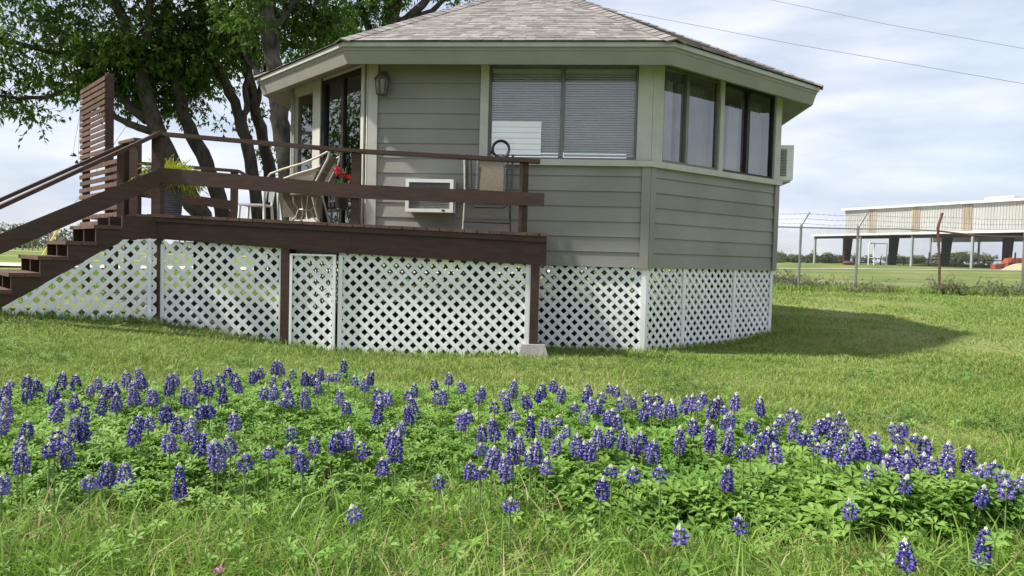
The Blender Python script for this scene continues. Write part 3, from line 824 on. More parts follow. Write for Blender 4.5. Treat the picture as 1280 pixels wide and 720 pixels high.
t = thing('patio_armchair', (-2.68, 9.75, fz(-2.7)), 'tan mesh patio armchair with curved pale metal tube arms beside the glass door', 'chair')
z = fz(-2.7)
for nm, y in (('armrest', 9.42), ('armrest', 9.98)):
    b = MB(); pts = []
    for p in [(-3.06, 0), (-3.07, .30), (-3.06, .52), (-3.0, .60), (-2.85, .66), (-2.6, .74), (-2.42, .82), (-2.28, .90)]: pts.append((p[0], y, z+p[1]))
    b.tube(pts, .014, 8); b.build(nm, M['tube'], t)
    b = MB(); b.tube([(-2.28, y, z+.90), (-2.30, y, z+.80), (-2.50, y, z+.40), (-2.42, y, z+.1), (-2.38, y, z)], .014, 8); b.build('leg', M['tube'], t)
    b = MB(); b.tube([(-3.06, y, z+.44), (-2.8, y, z+.42), (-2.5, y, z+.41)], .012, 8); b.build('seat_rail', M['tube'], t)
b = MB()
for j in range(8):
    x0, x1 = -2.515+.027*j, -2.515+.027*(j+1); z0, z1 = z+.42+.056*j, z+.42+.056*(j+1)
    b.mesh([(x0-.03*math.sin(j*.4), 9.44, z0), (x0-.03*math.sin(j*.4), 9.96, z0), (x1-.03*math.sin(j*.4+.4), 9.96, z1), (x1-.03*math.sin(j*.4+.4), 9.44, z1)], [(0, 1, 2, 3)])
b.build('backrest', M['wicker'], t)
b = MB(); b.box(-3.05, -2.5, 9.44, 9.96, z+.405, z+.425); b.build('seat', M['wicker'], t)
b = MB()
for p, q in zip([(-2.98, .585), (-2.85, .645), (-2.6, .725), (-2.42, .80)], [(-2.85, .645), (-2.6, .725), (-2.42, .80), (-2.33, .84)]):
    b.mesh([(p[0], 9.972, z+.43), (q[0], 9.972, z+.43), (q[0], 9.972, z+q[1]), (p[0], 9.972, z+p[1])], [(0, 1, 2, 3)])
b.box(-3.0, -2.5, 9.93, 9.938, z+.1, z+.40); b.build('side_panel', M['wicker'], t)
b = MB(); b.tube([(-2.28, 9.42, z+.90), (-2.25, 9.5, z+.93), (-2.24, 9.7, z+.945), (-2.25, 9.9, z+.93), (-2.28, 9.98, z+.90)], .014, 8)
b.tube([(-2.42, 9.44, z+.66), (-2.42, 9.96, z+.66)], .009, 6); b.build('back_frame', M['tube'], t)

t = thing('side_table', (-2.48, 9.2, fz(-2.5)), 'low round metal side table with curled legs in front of the patio armchair', 'table')
cx, cy, z = -2.50, 9.15, fz(-2.5)
b = MB(); b.lathe((cx, cy, z+.325), [(.155, 0), (.165, .006), (.165, .016), (.155, .022)], 24); b.build('tabletop', M['wicker'], t)
for j in range(4):
    a = j*math.pi/2+.5; c_, s_ = math.cos(a), math.sin(a)
    b = MB(); b.tube([(cx+c_*r, cy+s_*r, z+h) for r, h in ((.14, .325), (.13, .24), (.075, .16), (.10, .08), (.16, .02), (.18, .006))], .008, 6); b.build('leg', M['tube'], t)
b = MB(); b.tube([(cx+.075*math.cos(k*math.pi/6), cy+.075*math.sin(k*math.pi/6), z+.16) for k in range(13)], .006, 6, cap=False); b.build('ring_brace', M['tube'], t)

t = thing('flower_pot', (-2.06, 9.25, fz(-2)), 'red flowers in a black pot on a thin stand beside the glass door', 'flower pot')
cx, cy, z = -2.07, 9.2, fz(-2)
b = MB(); b.lathe((cx, cy, z+.20), [(.06, 0), (.085, .10), (.10, .18), (.105, .20), (.09, .205)], 16); b.build('pot', M['bpot'], t)
b = MB()
for j in range(3):
    a = j*2.1+.4; b.tube([(cx+.08*math.cos(a), cy+.08*math.sin(a), z+.26), (cx+.07*math.cos(a), cy+.07*math.sin(a), z+.13), (cx+.11*math.cos(a), cy+.11*math.sin(a), z)], .007, 6)
b.tube([(cx+.075*math.cos(k*math.pi/6), cy+.075*math.sin(k*math.pi/6), z+.19) for k in range(13)], .006, 6, cap=False); b.build('stand', M['dark'], t)
b = MB()
for j in range(5): b.tube([(cx, cy, z+.38), (cx+random.uniform(-.08, .12), cy+random.uniform(-.08, .05), z+random.uniform(.5, .7))], .004, 5)
for j in range(26):
    a = random.uniform(0, 6.28); p = Vector((cx+random.uniform(-.05, .07), cy+random.uniform(-.05, .05), z+.40)); q = p+Vector((math.cos(a)*.10, math.sin(a)*.10, random.uniform(.02, .16))); sd = Vector((-math.sin(a), math.cos(a), 0))*.012
    b.face([p, (p+q)/2+sd+Vector((0, 0, .02)), q, (p+q)/2-sd+Vector((0, 0, .02))])
b.build('leaves', M['lupin'], t)
b = MB()
for hx, hz, r in ((-.07, .67, .06), (-.03, .63, .055), (.03, .60, .06), (.08, .565, .055), (.12, .545, .06), (0, .585, .04)):
    for j in range(16):
        a = random.uniform(0, 6.28); e = random.uniform(-.7, 1.2); d = Vector((math.cos(a)*math.cos(e), math.sin(a)*math.cos(e), math.sin(e)))
        o = Vector((cx+hx, cy-.03, z+hz)); sd = d.cross(Vector((.3, .5, .8))).normalized()*r*.32
        b.face([o, o+d*r*.6+sd, o+d*r, o+d*r*.6-sd])
b.build('blossoms', M['red'], t)

t = thing('folded_recliner', (-.32, 9.1, fz(-.3)), 'folded recliner with a tan canvas back and dark frame leaning on the house wall', 'recliner')
z = fz(-.3); ux = Vector((.99, -.09, 0))
b = MB()
for j in range(8):
    z0, z1 = z+.42+j*.062, z+.42+(j+1)*.062; y0 = 9.12+.016*j; sag = .01*math.sin(j*.42)
    s2 = .01*math.sin((j+1)*.42); b.mesh([(-.44, y0-sag, z0), (-.135, y0-.03-sag, z0), (-.135, y0-.014-s2, z1), (-.44, y0+.016-s2, z1)], [(0, 1, 2, 3)])
b.build('canvas', M['canvas'], t)
b = MB()
b.tube([(-.60, 9.05, z+.0), (-.585, 9.08, z+.4), (-.60, 9.13, z+.72), (-.61, 9.17, z+.9)], .011, 8); b.build('leg', M['tube'], t)
for xa, xb, w in ((-.555, -.575, .028), (-.50, -.53, .018), (-.085, -.09, .022), (-.045, -.03, .028)):
    b = MB(); b.beam((xa, 9.08, z+.36), (xb, 9.19, z+.92), w, .03, up=(0, 1, 0)); b.build('side_frame', M['dark'], t)
b = MB(); b.tube([(-.04, 9.0, z), (-.05, 9.04, z+.36)], .012, 8); b.build('leg', M['dark'], t)
b = MB(); b.tube([(-.555, 9.07, z+.36), (-.52, 9.06, z+.33), (-.47, 9.03, z+.29), (-.13, 9.0, z+.29), (-.08, 9.03, z+.33), (-.05, 9.05, z+.37)], .011, 8)
b.tube([(-.55, 9.06, z+.37), (-.05, 9.04, z+.37)], .012, 8); b.tube([(-.59, 9.04, z+.12), (-.045, 9.01, z+.11)], .011, 8); b.build('cross_tube', M['dark'], t)
for xx in (-.455, -.122):
    b = MB()
    for j in range(22):
        zz = z+.43+j*.021
        b.box(xx-.012, xx+.012, 9.105+.0055*j, 9.113+.0055*j, zz, zz+.008)
    b.build('lacing', M['curtain'], t)

t = thing('cable_coil', (-.163, YD+.01, 2.207), 'black ring of coiled cable standing upright on the deck handrail', 'cable coil')
b = MB()
for j in range(6):
    r = .097-.006*(j % 3); o = (j-2.5)*.007
    b.tube([(-.163+r*math.cos(a), YD+.01+o, 2.312+r*math.sin(a)) for a in [k*math.pi/16 for k in range(33)]], .008, 6, cap=False)
b.build('loops', M['bpot'], t, smooth=True)
b = MB(); b.tube([(-.163-.10, YD-.02, 2.29), (-.163-.11, YD-.012, 2.262), (-.163-.095, YD+.03, 2.27)], .012, 6); b.build('plug', M['bpot'], t)

hp = at(96, 192, 11.4)
t = thing('wind_chime', (hp.x, hp.y, hp.z), 'little dark hanging bells dangling from the tree beside the slatted screen', 'wind chime')
b = MB()
for dx, dz, h in ((-.06, 0.0, .62), (.06, .04, .60), (.02, -.10, .70), (.09, -.07, .66)):
    b.tube([(hp.x+dx, hp.y, hp.z+dz), (hp.x+.05, hp.y, hp.z+h)], .0025, 4)
b.build('string', M['dark'], t)
for dx, dz, r in ((-.05, -.01, .045), (.065, .03, .034), (.0, -.115, .026), (.08, -.10, .036)):
    b = MB(); b.lathe((hp.x+dx, hp.y, hp.z+dz-.03), [(r, 0), (r*.95, .012), (r*.6, .035), (.006, .05)], 10); b.build('bell', M['dark'], t)

# ------------------------------------------------------------------ trees
def leaf_cloud(clusters, leaf, name, parent, per=10, size=(.085, .135), squash=.75, seed=1):
    R = np.random.default_rng(seed); VS = []; FS = []; base = 0
    TW = []
    for (c, r, n) in clusters:
        c = np.array(c)
        d = R.normal(size=(n, 3)); d /= np.linalg.norm(d, axis=1)[:, None]
        rad = r*R.random(n)**(1/2.4)
        # lumpy outline
        lump = 1 + .25*np.sin(d[:, 0]*5+c[0]*3)*np.sin(d[:, 2]*6+c[2]*2)
        p = c + d*(rad*lump)[:, None]*np.array([1, 1, squash])
        tw = d*np.array([1, 1, .2]) + R.normal(size=(n, 3))*.5 + np.array([0, 0, -.25]); tw /= np.linalg.norm(tw, axis=1)[:, None]
        Lt = R.uniform(.25, .55, n)
        TW.append((p, p+tw*Lt[:, None]))
        k = R.random((n, per)); pos = p[:, None, :] + tw[:, None, :]*(k*Lt[:, None])[..., None]
        pos = pos.reshape(-1, 3); m = len(pos)
        ld = np.repeat(tw, per, 0)*.6 + R.normal(size=(m, 3))*.65 + np.array([0, 0, -.45]); ld /= np.linalg.norm(ld, axis=1)[:, None]
        sd = np.cross(ld, R.normal(size=(m, 3))+np.array([0, 0, 1.2])); sd /= np.linalg.norm(sd, axis=1)[:, None]
        up = np.cross(sd, ld)
        L_ = R.uniform(size[0], size[1], m)[:, None]; W = L_*R.uniform(.19, .26, m)[:, None]
        v = np.stack([pos, pos+ld*L_*.45+sd*W+up*W*.35, pos+ld*L_-np.array([0, 0, 1])*L_*.12, pos+ld*L_*.45-sd*W+up*W*.35], 1).reshape(-1, 3)
        i = base+np.arange(m)*4
        FS.append(np.stack([i, i+1, i+2], 1)); FS.append(np.stack([i, i+2, i+3], 1)); VS.append(v); base += 4*m
    o = np_mesh(name, np.concatenate(VS), FS, leaf, parent)
    return o, TW
def twigs(TW, m, name, parent, frac=.4, r=.006, seed=2):
    R = np.random.default_rng(seed); VS = []; FS = []; base = 0
    for a, b in TW:
        k = R.random(len(a)) < frac; a, b = a[k], b[k]; n = len(a)
        if not n: continue
        a = a + (a-b)*.8
        vs = []
        for j in range(3):
            o = np.array([math.cos(j*2.09), math.sin(j*2.09), .2*j])*r
            vs += [a+o*1.5, b+o*.5]
        v = np.stack(vs, 1).reshape(-1, 3); i = base+np.arange(n)*6
        for j in range(3):
            q = (j+1) % 3; FS.append(np.stack([i+2*j, i+2*q, i+2*q+1, i+2*j+1], 1))
        VS.append(v); base += 6*n
    return np_mesh(name, np.concatenate(VS), FS, m, parent)
def jitter(pts, amt, sub=3):
    out = []
    for i in range(len(pts)-1):
        a, b = pts[i], pts[i+1]
        for k in range(sub):
            t = k/sub; p = a[0].lerp(b[0], t); r = a[1]+(b[1]-a[1])*t
            if i or k: p = p+Vector((random.uniform(-amt, amt), random.uniform(-amt, amt), random.uniform(-amt, amt)*.3))
            out.append((p, r*random.uniform(.93, 1.07)))
    out.append(pts[-1]); return out
def tree(label, base, trunks, clusters, bark, seed):
    t = thing('leafy_tree', base, label, 'tree', 'trees behind the deck')
    b = MB()
    for tr in trunks:
        pts = jitter([(at(px, py, Y), r) for px, py, Y, r in tr], .03)
        b.tube([p for p, r in pts], [r*.88 for p, r in pts], 10)
    b.build('trunk', bark, t, smooth=True)
    cl = [(tuple(at(px, py, Y)), r, n) for px, py, Y, r, n in clusters]
    o, TW = leaf_cloud(cl, M['leaf'], 'crown', t, seed=seed)
    twigs(TW, bark, 'twigs', t, seed=seed)
    return t
def gb(px, Y): p = at(px, 300, Y); return Vector((p.x, p.y, g(p.x, p.y)-.1))
D1 = 15.5
def foot(px, Y, r):  # pixel of the ground under a column
    p = gb(px, Y); lo, hi = 300, 420
    for _ in range(30):
        m = (lo+hi)/2
        if at(px, m, Y).z > p.z: lo = m
        else: hi = m
    return (px, lo, Y, r)
tree('leaning tree with a forked trunk and low limbs, leftmost behind the slatted screen', gb(262, D1),
     [[foot(268, D1, .26), (252, 268, D1, .23), (226, 228, D1, .21), (206, 186, D1, .20), (192, 155, D1, .19), (180, 110, D1, .165), (168, 60, D1, .14), (148, 10, D1, .12), (125, -60, D1, .08), (110, -130, D1, .04)],
      [foot(284, D1+.6, .22), (279, 262, D1+.6, .19), (262, 215, D1+.6, .18), (246, 180, D1+.6, .17), (232, 148, D1+.6, .15), (222, 110, D1+.6, .13), (205, 40, D1+.6, .11), (210, -40, D1+.6, .07)],
      [(188, 164, D1, .10), (168, 158, D1, .085), (148, 148, D1, .075), (134, 138, D1, .06), (118, 100, D1-.2, .045)],
      [(184, 150, D1, .12), (160, 130, D1, .10), (138, 105, D1, .09), (112, 84, D1, .085), (80, 70, D1, .07), (45, 60, D1, .06), (10, 50, D1, .05), (-40, 40, D1, .03)],
      [(112, 84, D1, .05), (85, 112, D1-.3, .045), (60, 122, D1-.3, .045), (25, 123, D1-.3, .042), (-20, 118, D1-.3, .035)],
      [(172, 80, D1, .09), (185, 40, D1, .08), (190, -30, D1, .05)]],
     [(-150, 120, 13.5, 1.3, 300), (-190, 20, 13.5, 1.5, 330), (-110, 200, 14.0, .9, 150), (-240, 150, 13, 1.4, 280), (150, 75, D1-.2, .6, 170), (125, 60, D1-.4, .6, 150), (190, 112, D1+.8, .45, 70), (238, 112, D1+1.2, .45, 75), (40, 40, D1, .85, 120), (-20, 75, D1-.5, .7, 85), (100, 30, D1, .85, 150), (70, 92, D1, .5, 75), (110, 110, D1-.2, .40, 85), (175, 50, D1+.9, .9, 220), (150, 110, D1+.5, .55, 130), (200, 98, D1+.9, .6, 130), (225, 60, D1+.6, .85, 250),
      (20, 108, D1-.3, .32, 34), (46, 143, D1-.3, .22, 26), (5, 130, D1-.3, .2, 18), (-60, 30, D1, .9, 160), (30, -40, D1, 1.2, 330), (120, -60, D1, 1.3, 380), (220, -40, D1+.5, 1.2, 340), (60, -140, D1, 1.4, 330), (170, -170, D1+.4, 1.5, 380), (222, 138, D1+1.2, .3, 34), (205, 128, D1+1.0, .35, 40),
      (-10, -90, D1-1.6, 1.2, 230), (90, -150, D1-2.2, 1.3, 240)],
     M['bark'], 3)
tree('slim dark trees forking low, between the forked tree and the mottled trunk', gb(322, D1+1.2),
     [[foot(328, D1+1.2, .17), (320, 240, D1+1.2, .155), (310, 180, D1+1.2, .15), (304, 160, D1+1.2, .15), (297, 138, D1+1.2, .135), (282, 105, D1+1.2, .12), (266, 72, D1+1.2, .11), (254, 35, D1+1.2, .10), (245, -30, D1+1.2, .07), (240, -110, D1+1.2, .04)],
      [(303, 155, D1+1.2, .09), (309, 138, D1+1.2, .075), (307, 110, D1+1.2, .065), (318, 60, D1+1.3, .05), (322, 0, D1+1.3, .035)],
      [foot(344, D1+1.8, .17), (338, 215, D1+1.8, .16), (329, 175, D1+1.8, .15), (318, 130, D1+1.8, .14), (308, 85, D1+1.8, .12), (296, 20, D1+1.8, .10), (290, -60, D1+1.8, .06)],
      [(320, 138, D1+1.8, .07), (330, 92, D1+1.8, .055), (338, 70, D1+1.8, .04)]],
     [(240, 80, D1+1.4, .65, 150), (290, 40, D1+1.8, .6, 120), (225, 20, D1+1, .8, 200), (270, 50, D1+1.2, .9, 260), (300, 70, D1+2.2, .55, 80), (262, 98, D1+1.8, .45, 80), (320, 30, D1+1.9, .7, 130), (276, 150, D1+1.2, .14, 9), (335, 140, D1+2.4, .35, 26), (332, 195, D1+2.4, .3, 18), (300, -50, D1+1.5, 1.3, 330), (260, -140, D1+1.2, 1.4, 330), (330, -150, D1+1.8, 1.3, 280)],
     M['bark'], 8)
D3 = 13.9
tree('thick tree with mottled pale bark beside the eave of the house', gb(366, D3),
     [[foot(372, D3, .24), (362, 240, D3, .215), (356, 190, D3, .20), (351, 150, D3, .19), (344, 105, D3, .185), (340, 70, D3, .175), (334, 20, D3, .155), (330, -40, D3, .12), (322, -120, D3, .07)],
      [(344, 100, D3, .08), (322, 92, D3+.1, .06), (310, 75, D3+.1, .045), (300, 40, D3+.1, .03)],
      [(336, 40, D3, .10), (365, 5, D3+.4, .08), (390, -50, D3+.8, .05)]],
     [(316, 30, D3-.3, .25, 26), (318, -20, D3-.3, .4, 60), (378, 15, D3+.8, .5, 110), (352, -15, D3+.8, .6, 110), (385, 55, D3+1.2, .42, 90), (410, 30, D3+1.4, .45, 110), (330, -90, D3, 1.2, 280), (400, -60, D3+1, 1.1, 250), (308, 20, D3+.5, .5, 80), (350, -170, D3, 1.2, 230), (250, -190, D3-1.4, 1.0, 130)],
     M['bark2'], 21)
D4 = 19.5
tree('dark limbed tree rising behind the left slope of the roof', gb(470, D4),
     [[foot(462, D4, .3), (468, 150, D4, .27), (478, 60, D4, .24), (490, 20, D4, .21), (500, -20, D4, .17), (512, -100, D4, .08)],
      [(482, 40, D4, .15), (520, 15, D4, .12), (545, -15, D4, .09), (570, -60, D4, .05)],
      [(500, 28, D4, .1), (540, 14, D4, .08), (560, -5, D4, .06), (600, -40, D4, .04)],
      [(476, 75, D4, .12), (455, 20, D4, .1), (440, -40, D4, .06)]],
     [(450, 20, D4, .8, 190), (425, 40, D4, .7, 160), (475, -5, D4, .65, 120), (500, -30, D4, .7, 110), (400, 70, D4, .6, 120), (540, -45, D4, .7, 110), (580, 3, D4, .22, 16), (600, -40, D4, .6, 90), (440, -80, D4, 1.5, 330), (540, -120, D4, 1.5, 280)],
     M['bark'], 34)

# ------------------------------------------------------------------ chain-link fence
FY = 22.5
fp = [('grey', 998.7, 1008, 271), ('grey', 1070, 1079.5, 267), ('rusty', 1172, 1173, 265)]
fx = [at(p[1], 340, FY).x for p in fp]
xs_f = [fx[0]-3.4, fx[0]-1.7] + fx + [fx[2]+2.5, fx[2]+5.0]
fence = thing('chain_link_fence', (fx[1], FY, g(fx[1], FY)), 'grey chain link fence with angled arms of barbed wire along the lawn edge', 'fence')
ZR = at(1070, 286, FY).z
for i, xx in enumerate(xs_f):
    gz = g(xx, FY)-.05; b = MB(); rusty = i == 4
    zt = ZR+.03
    if rusty:
        b.tube([(xx+.08, FY, gz), (xx+.04, FY, gz+1.0), (xx-.04, FY, zt-.1), (xx-.06, FY, zt+.05), (xx+.0, FY, zt+.28), (xx+.06, FY, zt+.5)], .038, 8)
    else:
        b.tube([(xx, FY, gz), (xx+.01, FY, zt), (xx+.02, FY, zt+.05)], .038, 8); b.tube([(xx+.02, FY, zt+.03), (xx+.24, FY, zt+.42)], .026, 6)
    b.build('fence_post', M['rust'] if rusty else M['fence'], fence, label='rusty bent fence post' if rusty else None)
b = MB(); b.tube([(xs_f[0], FY, ZR)] + [(x_, FY, ZR) for x_ in xs_f[1:4]] + [((xs_f[3]+xs_f[4])/2, FY, ZR+.03), (xs_f[4]-.05, FY, ZR+.0)], .022, 6)
b.build('top_rail', M['fence'], fence)
b = MB(); b.tube([(xs_f[4]-.05, FY, ZR), (xs_f[4]+.8, FY, ZR-.08), (xs_f[4]+1.25, FY, ZR-.11), (xs_f[4]+2.5, FY, ZR-.12), (xs_f[6], FY, ZR-.1)], .026, 6); b.build('top_rail', M['rust'], fence, label='rusty sagging top rail')
b = MB()
for k, (dx, dz) in enumerate(((.07, .12), (.15, .26), (.235, .41))):
    for i in range(len(xs_f)-1):
        a, c = xs_f[i]+dx, xs_f[i+1]+dx; m = (a+c)/2
        b.tube([(a, FY, ZR+dz), (m, FY, ZR+dz-.04), (c, FY, ZR+dz)], .005, 4, cap=False)
        for q in range(10): 
            u = a+(c-a)*(q+.5)/10; b.tube([(u-.02, FY, ZR+dz-.05), (u+.02, FY, ZR+dz+.0)], .004, 3)
b.build('barbed_wire', M['wire'], fence)
b = MB(); z0 = .28; hgt = ZR-z0-.02; x0, x1 = xs_f[0], xs_f[-1]; s_ = .075; k = x0-hgt
def wire(a, c):
    d = Vector((c[0]-a[0], 0, c[1]-a[1])).normalized(); n = Vector((d.z, 0, -d.x))*.0022
    A = Vector((a[0], FY-.03, a[1])); C_ = Vector((c[0], FY-.03, c[1]))
    b.face([A-n, C_-n, C_+n, A+n])
while k < x1:
    a, c = k, k+hgt
    aa, za = max(a, x0), z0+max(0, x0-a); cc, zc = min(c, x1), z0+min(hgt, x1-a)
    if cc > aa: wire((aa, za), (cc, zc)); wire((aa, z0+hgt-(za-z0)), (cc, z0+hgt-(zc-z0)))
    k += s_
b.build('wire_mesh', M['wire'], fence)

# ------------------------------------------------------------------ the open barn across the road
BO = at(1017, 331, 95); bd = Vector((.41, -.912)); bn = Vector((.912, .41))     # along, away
def bp_(a, w, z): return Vector((BO.x+bd.x*a+bn.x*w, BO.y+bd.y*a+bn.y*w, z))
barn = thing('metal_barn', (BO.x+bd.x*15, BO.y+bd.y*15, g(BO.x+6, BO.y-14)), 'long open metal barn with white siding above tapered dark steel columns', 'barn')
BAY = 6.8; NB = 5; LB = BAY*NB
EZ = 4.75; WZ = 5.05; TZ = 8.15
def bbox(mb, a0, a1, w0, w1, z0, z1, mi=0): mb.obox(bp_(a0, w0, z0), bp_(a1, w0, z0)-bp_(a0, w0, z0), bp_(a0, w1, z0)-bp_(a0, w0, z0), (0, 0, z1-z0), mi)
b = MB(); a = 0.0; i = 0
while a < LB:      # ribbed sheets
    a1 = min(a+.32, LB); bbox(b, a, a1-.06, 4.96, 5.02, WZ, TZ); bbox(b, a1-.06, a1, 4.91, 5.02, WZ, TZ); a = a1
b.build('white_siding', M['steelw'], barn)
for a in (3.7, 9.6, 15.8, 22.2, 28.5):
    b = MB()
    for k in range(4): bbox(b, a+k*.27, a+k*.27+.22, 4.885, 4.955, WZ+.25, TZ-.02)
    b.build('skylight_panel', M['steelt'], barn)
b = MB(); b.prism([bp_(-.3, 4.6, TZ), bp_(-.3, 13, TZ+.2), bp_(-.3, 21.5, TZ), bp_(-.3, 21.5, TZ+.25), bp_(-.3, 13, TZ+.45), bp_(-.3, 4.6, TZ+.25)], bp_(LB+.3, 0, 0)-bp_(-.3, 0, 0)); b.build('main_roof', M['roofw'], barn)
b = MB(); bbox(b, 13.3, 16.6, 12.0, 14.0, TZ+.35, TZ+1.25); b.build('roof_vent', M['roofw'], barn)
b = MB(); b.prism([bp_(-.4, -.2, EZ), bp_(-.4, 4.95, EZ+.25), bp_(-.4, 4.95, EZ+.40), bp_(-.4, -.2, EZ+.16)], bp_(LB, 0, 0)-bp_(-.4, 0, 0))
bbox(b, -.4, LB, -.26, -.2, EZ-.02, EZ+.22); b.build('lean_to_roof', M['roofw'], barn)
b = MB()
for i in range(NB):
    if i != 1 and i != 3: bbox(b, i*BAY+.1, (i+1)*BAY-.1, .0, .12, EZ-.32, EZ-.03)
bbox(b, 0, LB, 4.7, 4.9, EZ-.2, EZ+.2); b.build('beam', M['steeld'], barn)
for i in range(NB+1):
    b = MB(); bbox(b, i*BAY-.11, i*BAY+.11, 0, .22, g(BO.x, BO.y)-1.5, EZ); b.build('lean_to_post', M['steelg'], barn)
    b = MB(); o = bp_(i*BAY, 5.0, 0); zz = g(o.x, o.y)-1.2
    b.prism([bp_(i*BAY-.2, 5.0, zz), bp_(i*BAY-.2, 5.75, zz), bp_(i*BAY-.2, 6.35, WZ+.2), bp_(i*BAY-.2, 5.0, WZ+.2)], bp_(.4, 0, 0)-bp_(0, 0, 0)); b.build('tapered_column', M['steeld'], barn)
    b = MB(); bbox(b, i*BAY-.1, i*BAY+.1, 20.8, 21.0, zz, WZ+.2); b.build('rear_post', M['steelg'], barn)
b = MB(); bbox(b, 0, LB, 21.0, 21.1, WZ-.4, TZ); b.build('white_siding', M['steelw'], barn)
b = MB(); a = 24.8
while a < LB-.2: bbox(b, a, a+.25, 16.9, 17.0, .5, WZ); bbox(b, a+.25, a+.34, 16.82, 17.0, .5, WZ); a += .34
for z in (1.6, 2.6, 3.6): bbox(b, 24.8, LB-.2, 16.7, 16.8, z, z+.14)
b.build('inner_wall', M['steelg'], barn)
# pens, gate frame, machinery and sand in front of it
pf = thing('pipe_fence', bp_(4, 2.5, g(BO.x+4, BO.y)), 'low dark pipe rail fence running under the barn roof', 'fence')
b = MB()
for zo in (.62, 1.18): b.beam(bp_(4.5, 2.6, 1.05+zo*.9), bp_(LB, 2.6, 1.0+zo*.9), .09, .09)
b.build('rail', M['steeld'], pf)
for k in range(12):
    b = MB(); p = bp_(4.5+k*3.1, 2.6, .3); b.beam(p, (p.x, p.y, 2.3 if k % 3 else 2.9), .1, .1); b.build('fence_post', M['steeld'], pf)
wf = at(1096, 330, 88)
t = thing('livestock_gate', (wf.x, wf.y, g(wf.x, wf.y)), 'white pipe gate frame standing in the open barn bay', 'gate')
b = MB(); g0 = g(wf.x, wf.y)-.1
b.tube([(wf.x-1.0, wf.y, g0), (wf.x-1.0, wf.y, g0+2.4), (wf.x-.85, wf.y, g0+2.55), (wf.x+1.1, wf.y, g0+2.55), (wf.x+1.1, wf.y, g0)], .07, 6)
b.tube([(wf.x-.35, wf.y, g0), (wf.x-.35, wf.y, g0+2.6)], .07, 6); b.tube([(wf.x-1, wf.y, g0+.9), (wf.x+1.1, wf.y, g0+.9)], .05, 6); b.build('pipes', M['plastic'], t)
rp = at(1260, 334, 72)
t = thing('farm_implement', (rp.x, rp.y, g(rp.x, rp.y)), 'faded red farm implement parked at the right end of the barn', 'implement')
g0 = g(rp.x, rp.y)
b = MB(); b.prism([(rp.x-.2, rp.y, g0+.3), (rp.x+1.7, rp.y, g0+.4), (rp.x+1.7, rp.y, g0+1.15), (rp.x+.4, rp.y, g0+1.1)], (0, 1.2, 0)); b.build('hopper', M['redm'], t)
b = MB(); b.box(rp.x-1.2, rp.x-.6, rp.y, rp.y+.7, g0+.05, g0+.5); b.beam((rp.x-.9, rp.y+.4, g0+.3), (rp.x+.2, rp.y+.4, g0+.6), .2, .2); b.build('hitch', M['redm'], t)
b = MB()
for k in range(5): b.beam((rp.x-.2+k*.42, rp.y-.1, g0+.1), (rp.x+.1+k*.4, rp.y-.1, g0+1.25-.05*k), .08, .08)
b.build('frame_bars', M['redm'], t)
for dx in (.2, 1.7):
    b = MB(); b.tube([(rp.x+dx, rp.y-.3, g0+.35), (rp.x+dx, rp.y-.08, g0+.35)], .36, 12); b.build('wheel', M['dark'], t)
sp_o = at(1268, 335, 69); MBS = MB(); prof_ = [(1.7, -.05), (1.4, .15), (.95, .42), (.5, .6), (.15, .66)]
MBS.lathe((sp_o.x+.6, sp_o.y, g(sp_o.x, sp_o.y)), prof_, 18); so = MBS.build('sand_pile', M['sand'], None, smooth=True)
tag(so, 'tan heap of sand beside the red farm implement', 'sand pile')
bo = at(1061, 329.5, 86); b = MB(); q = g(bo.x, bo.y)
b.tube([(bo.x-.7, bo.y, q+.15), (bo.x-.4, bo.y+.1, q+.22), (bo.x+.3, bo.y, q+.22), (bo.x+.7, bo.y+.1, q+.12)], [.08, .22, .24, .1], 8)
tag(b.build('brush_pile', M['rust'], None, smooth=True), 'low rust-brown heap lying in the grass by the second barn column', 'heap')

# bushes far off, each a bush of its own
def bush(px, Y, w, h, label, grp, m='bush', seed=0, n=None):
    p = at(px, 320, Y); z = g(p.x, p.y); t = thing('bush', (p.x, p.y, z), label, 'bush', grp)
    cl = []
    for k in range(5):
        cl.append(((p.x+random.uniform(-.5, .5)*w, p.y+random.uniform(-.3, .3)*w, z+h*random.uniform(.25, .5)), max(w*.22, h*.28), (n or 38)))
    o, TW = leaf_cloud(cl, M[m], 'foliage', t, per=7, size=(.11*h, .2*h) if Y > 40 else (.05, .10), squash=min(1, h/w*1.2), seed=seed)
    twigs(TW, M['twig'], 'twigs', t, frac=.5, r=.010*h, seed=seed)
for i, (px, Y, w, h, lab) in enumerate([(972, 130, 5, 3.6, 'green bush on the horizon just right of the house wall'), (990, 126, 4, 2.8, 'low green bush on the horizon left of the first fence post'), (1012, 128, 4, 2.4, 'low bush under the left end of the barn canopy'),
        (1031, 120, 4.5, 3.7, 'round green bush between the first two barn posts'), (1048, 124, 3.2, 2.4, 'small bush beside the first tapered barn column'), (1080, 130, 3.5, 2.6, 'small bush just right of the second fence post'), (1118, 122, 5, 2.8, 'wide bush right of the white pipe frame'),
        (1150, 126, 4.5, 2.8, 'pale bush left of the rusty fence post'), (1182, 118, 5.5, 3.3, 'bush right of the rusty fence post'), (1219, 112, 6.5, 3.7, 'widest bush, in the barn bay left of the red implement'), (1135, 128, 4, 2.5, 'bush behind the pipe rail in the middle of the barn')]):
    bush(px, Y, w*.8, h*.75, lab, 'bushes along the horizon', seed=50+i)
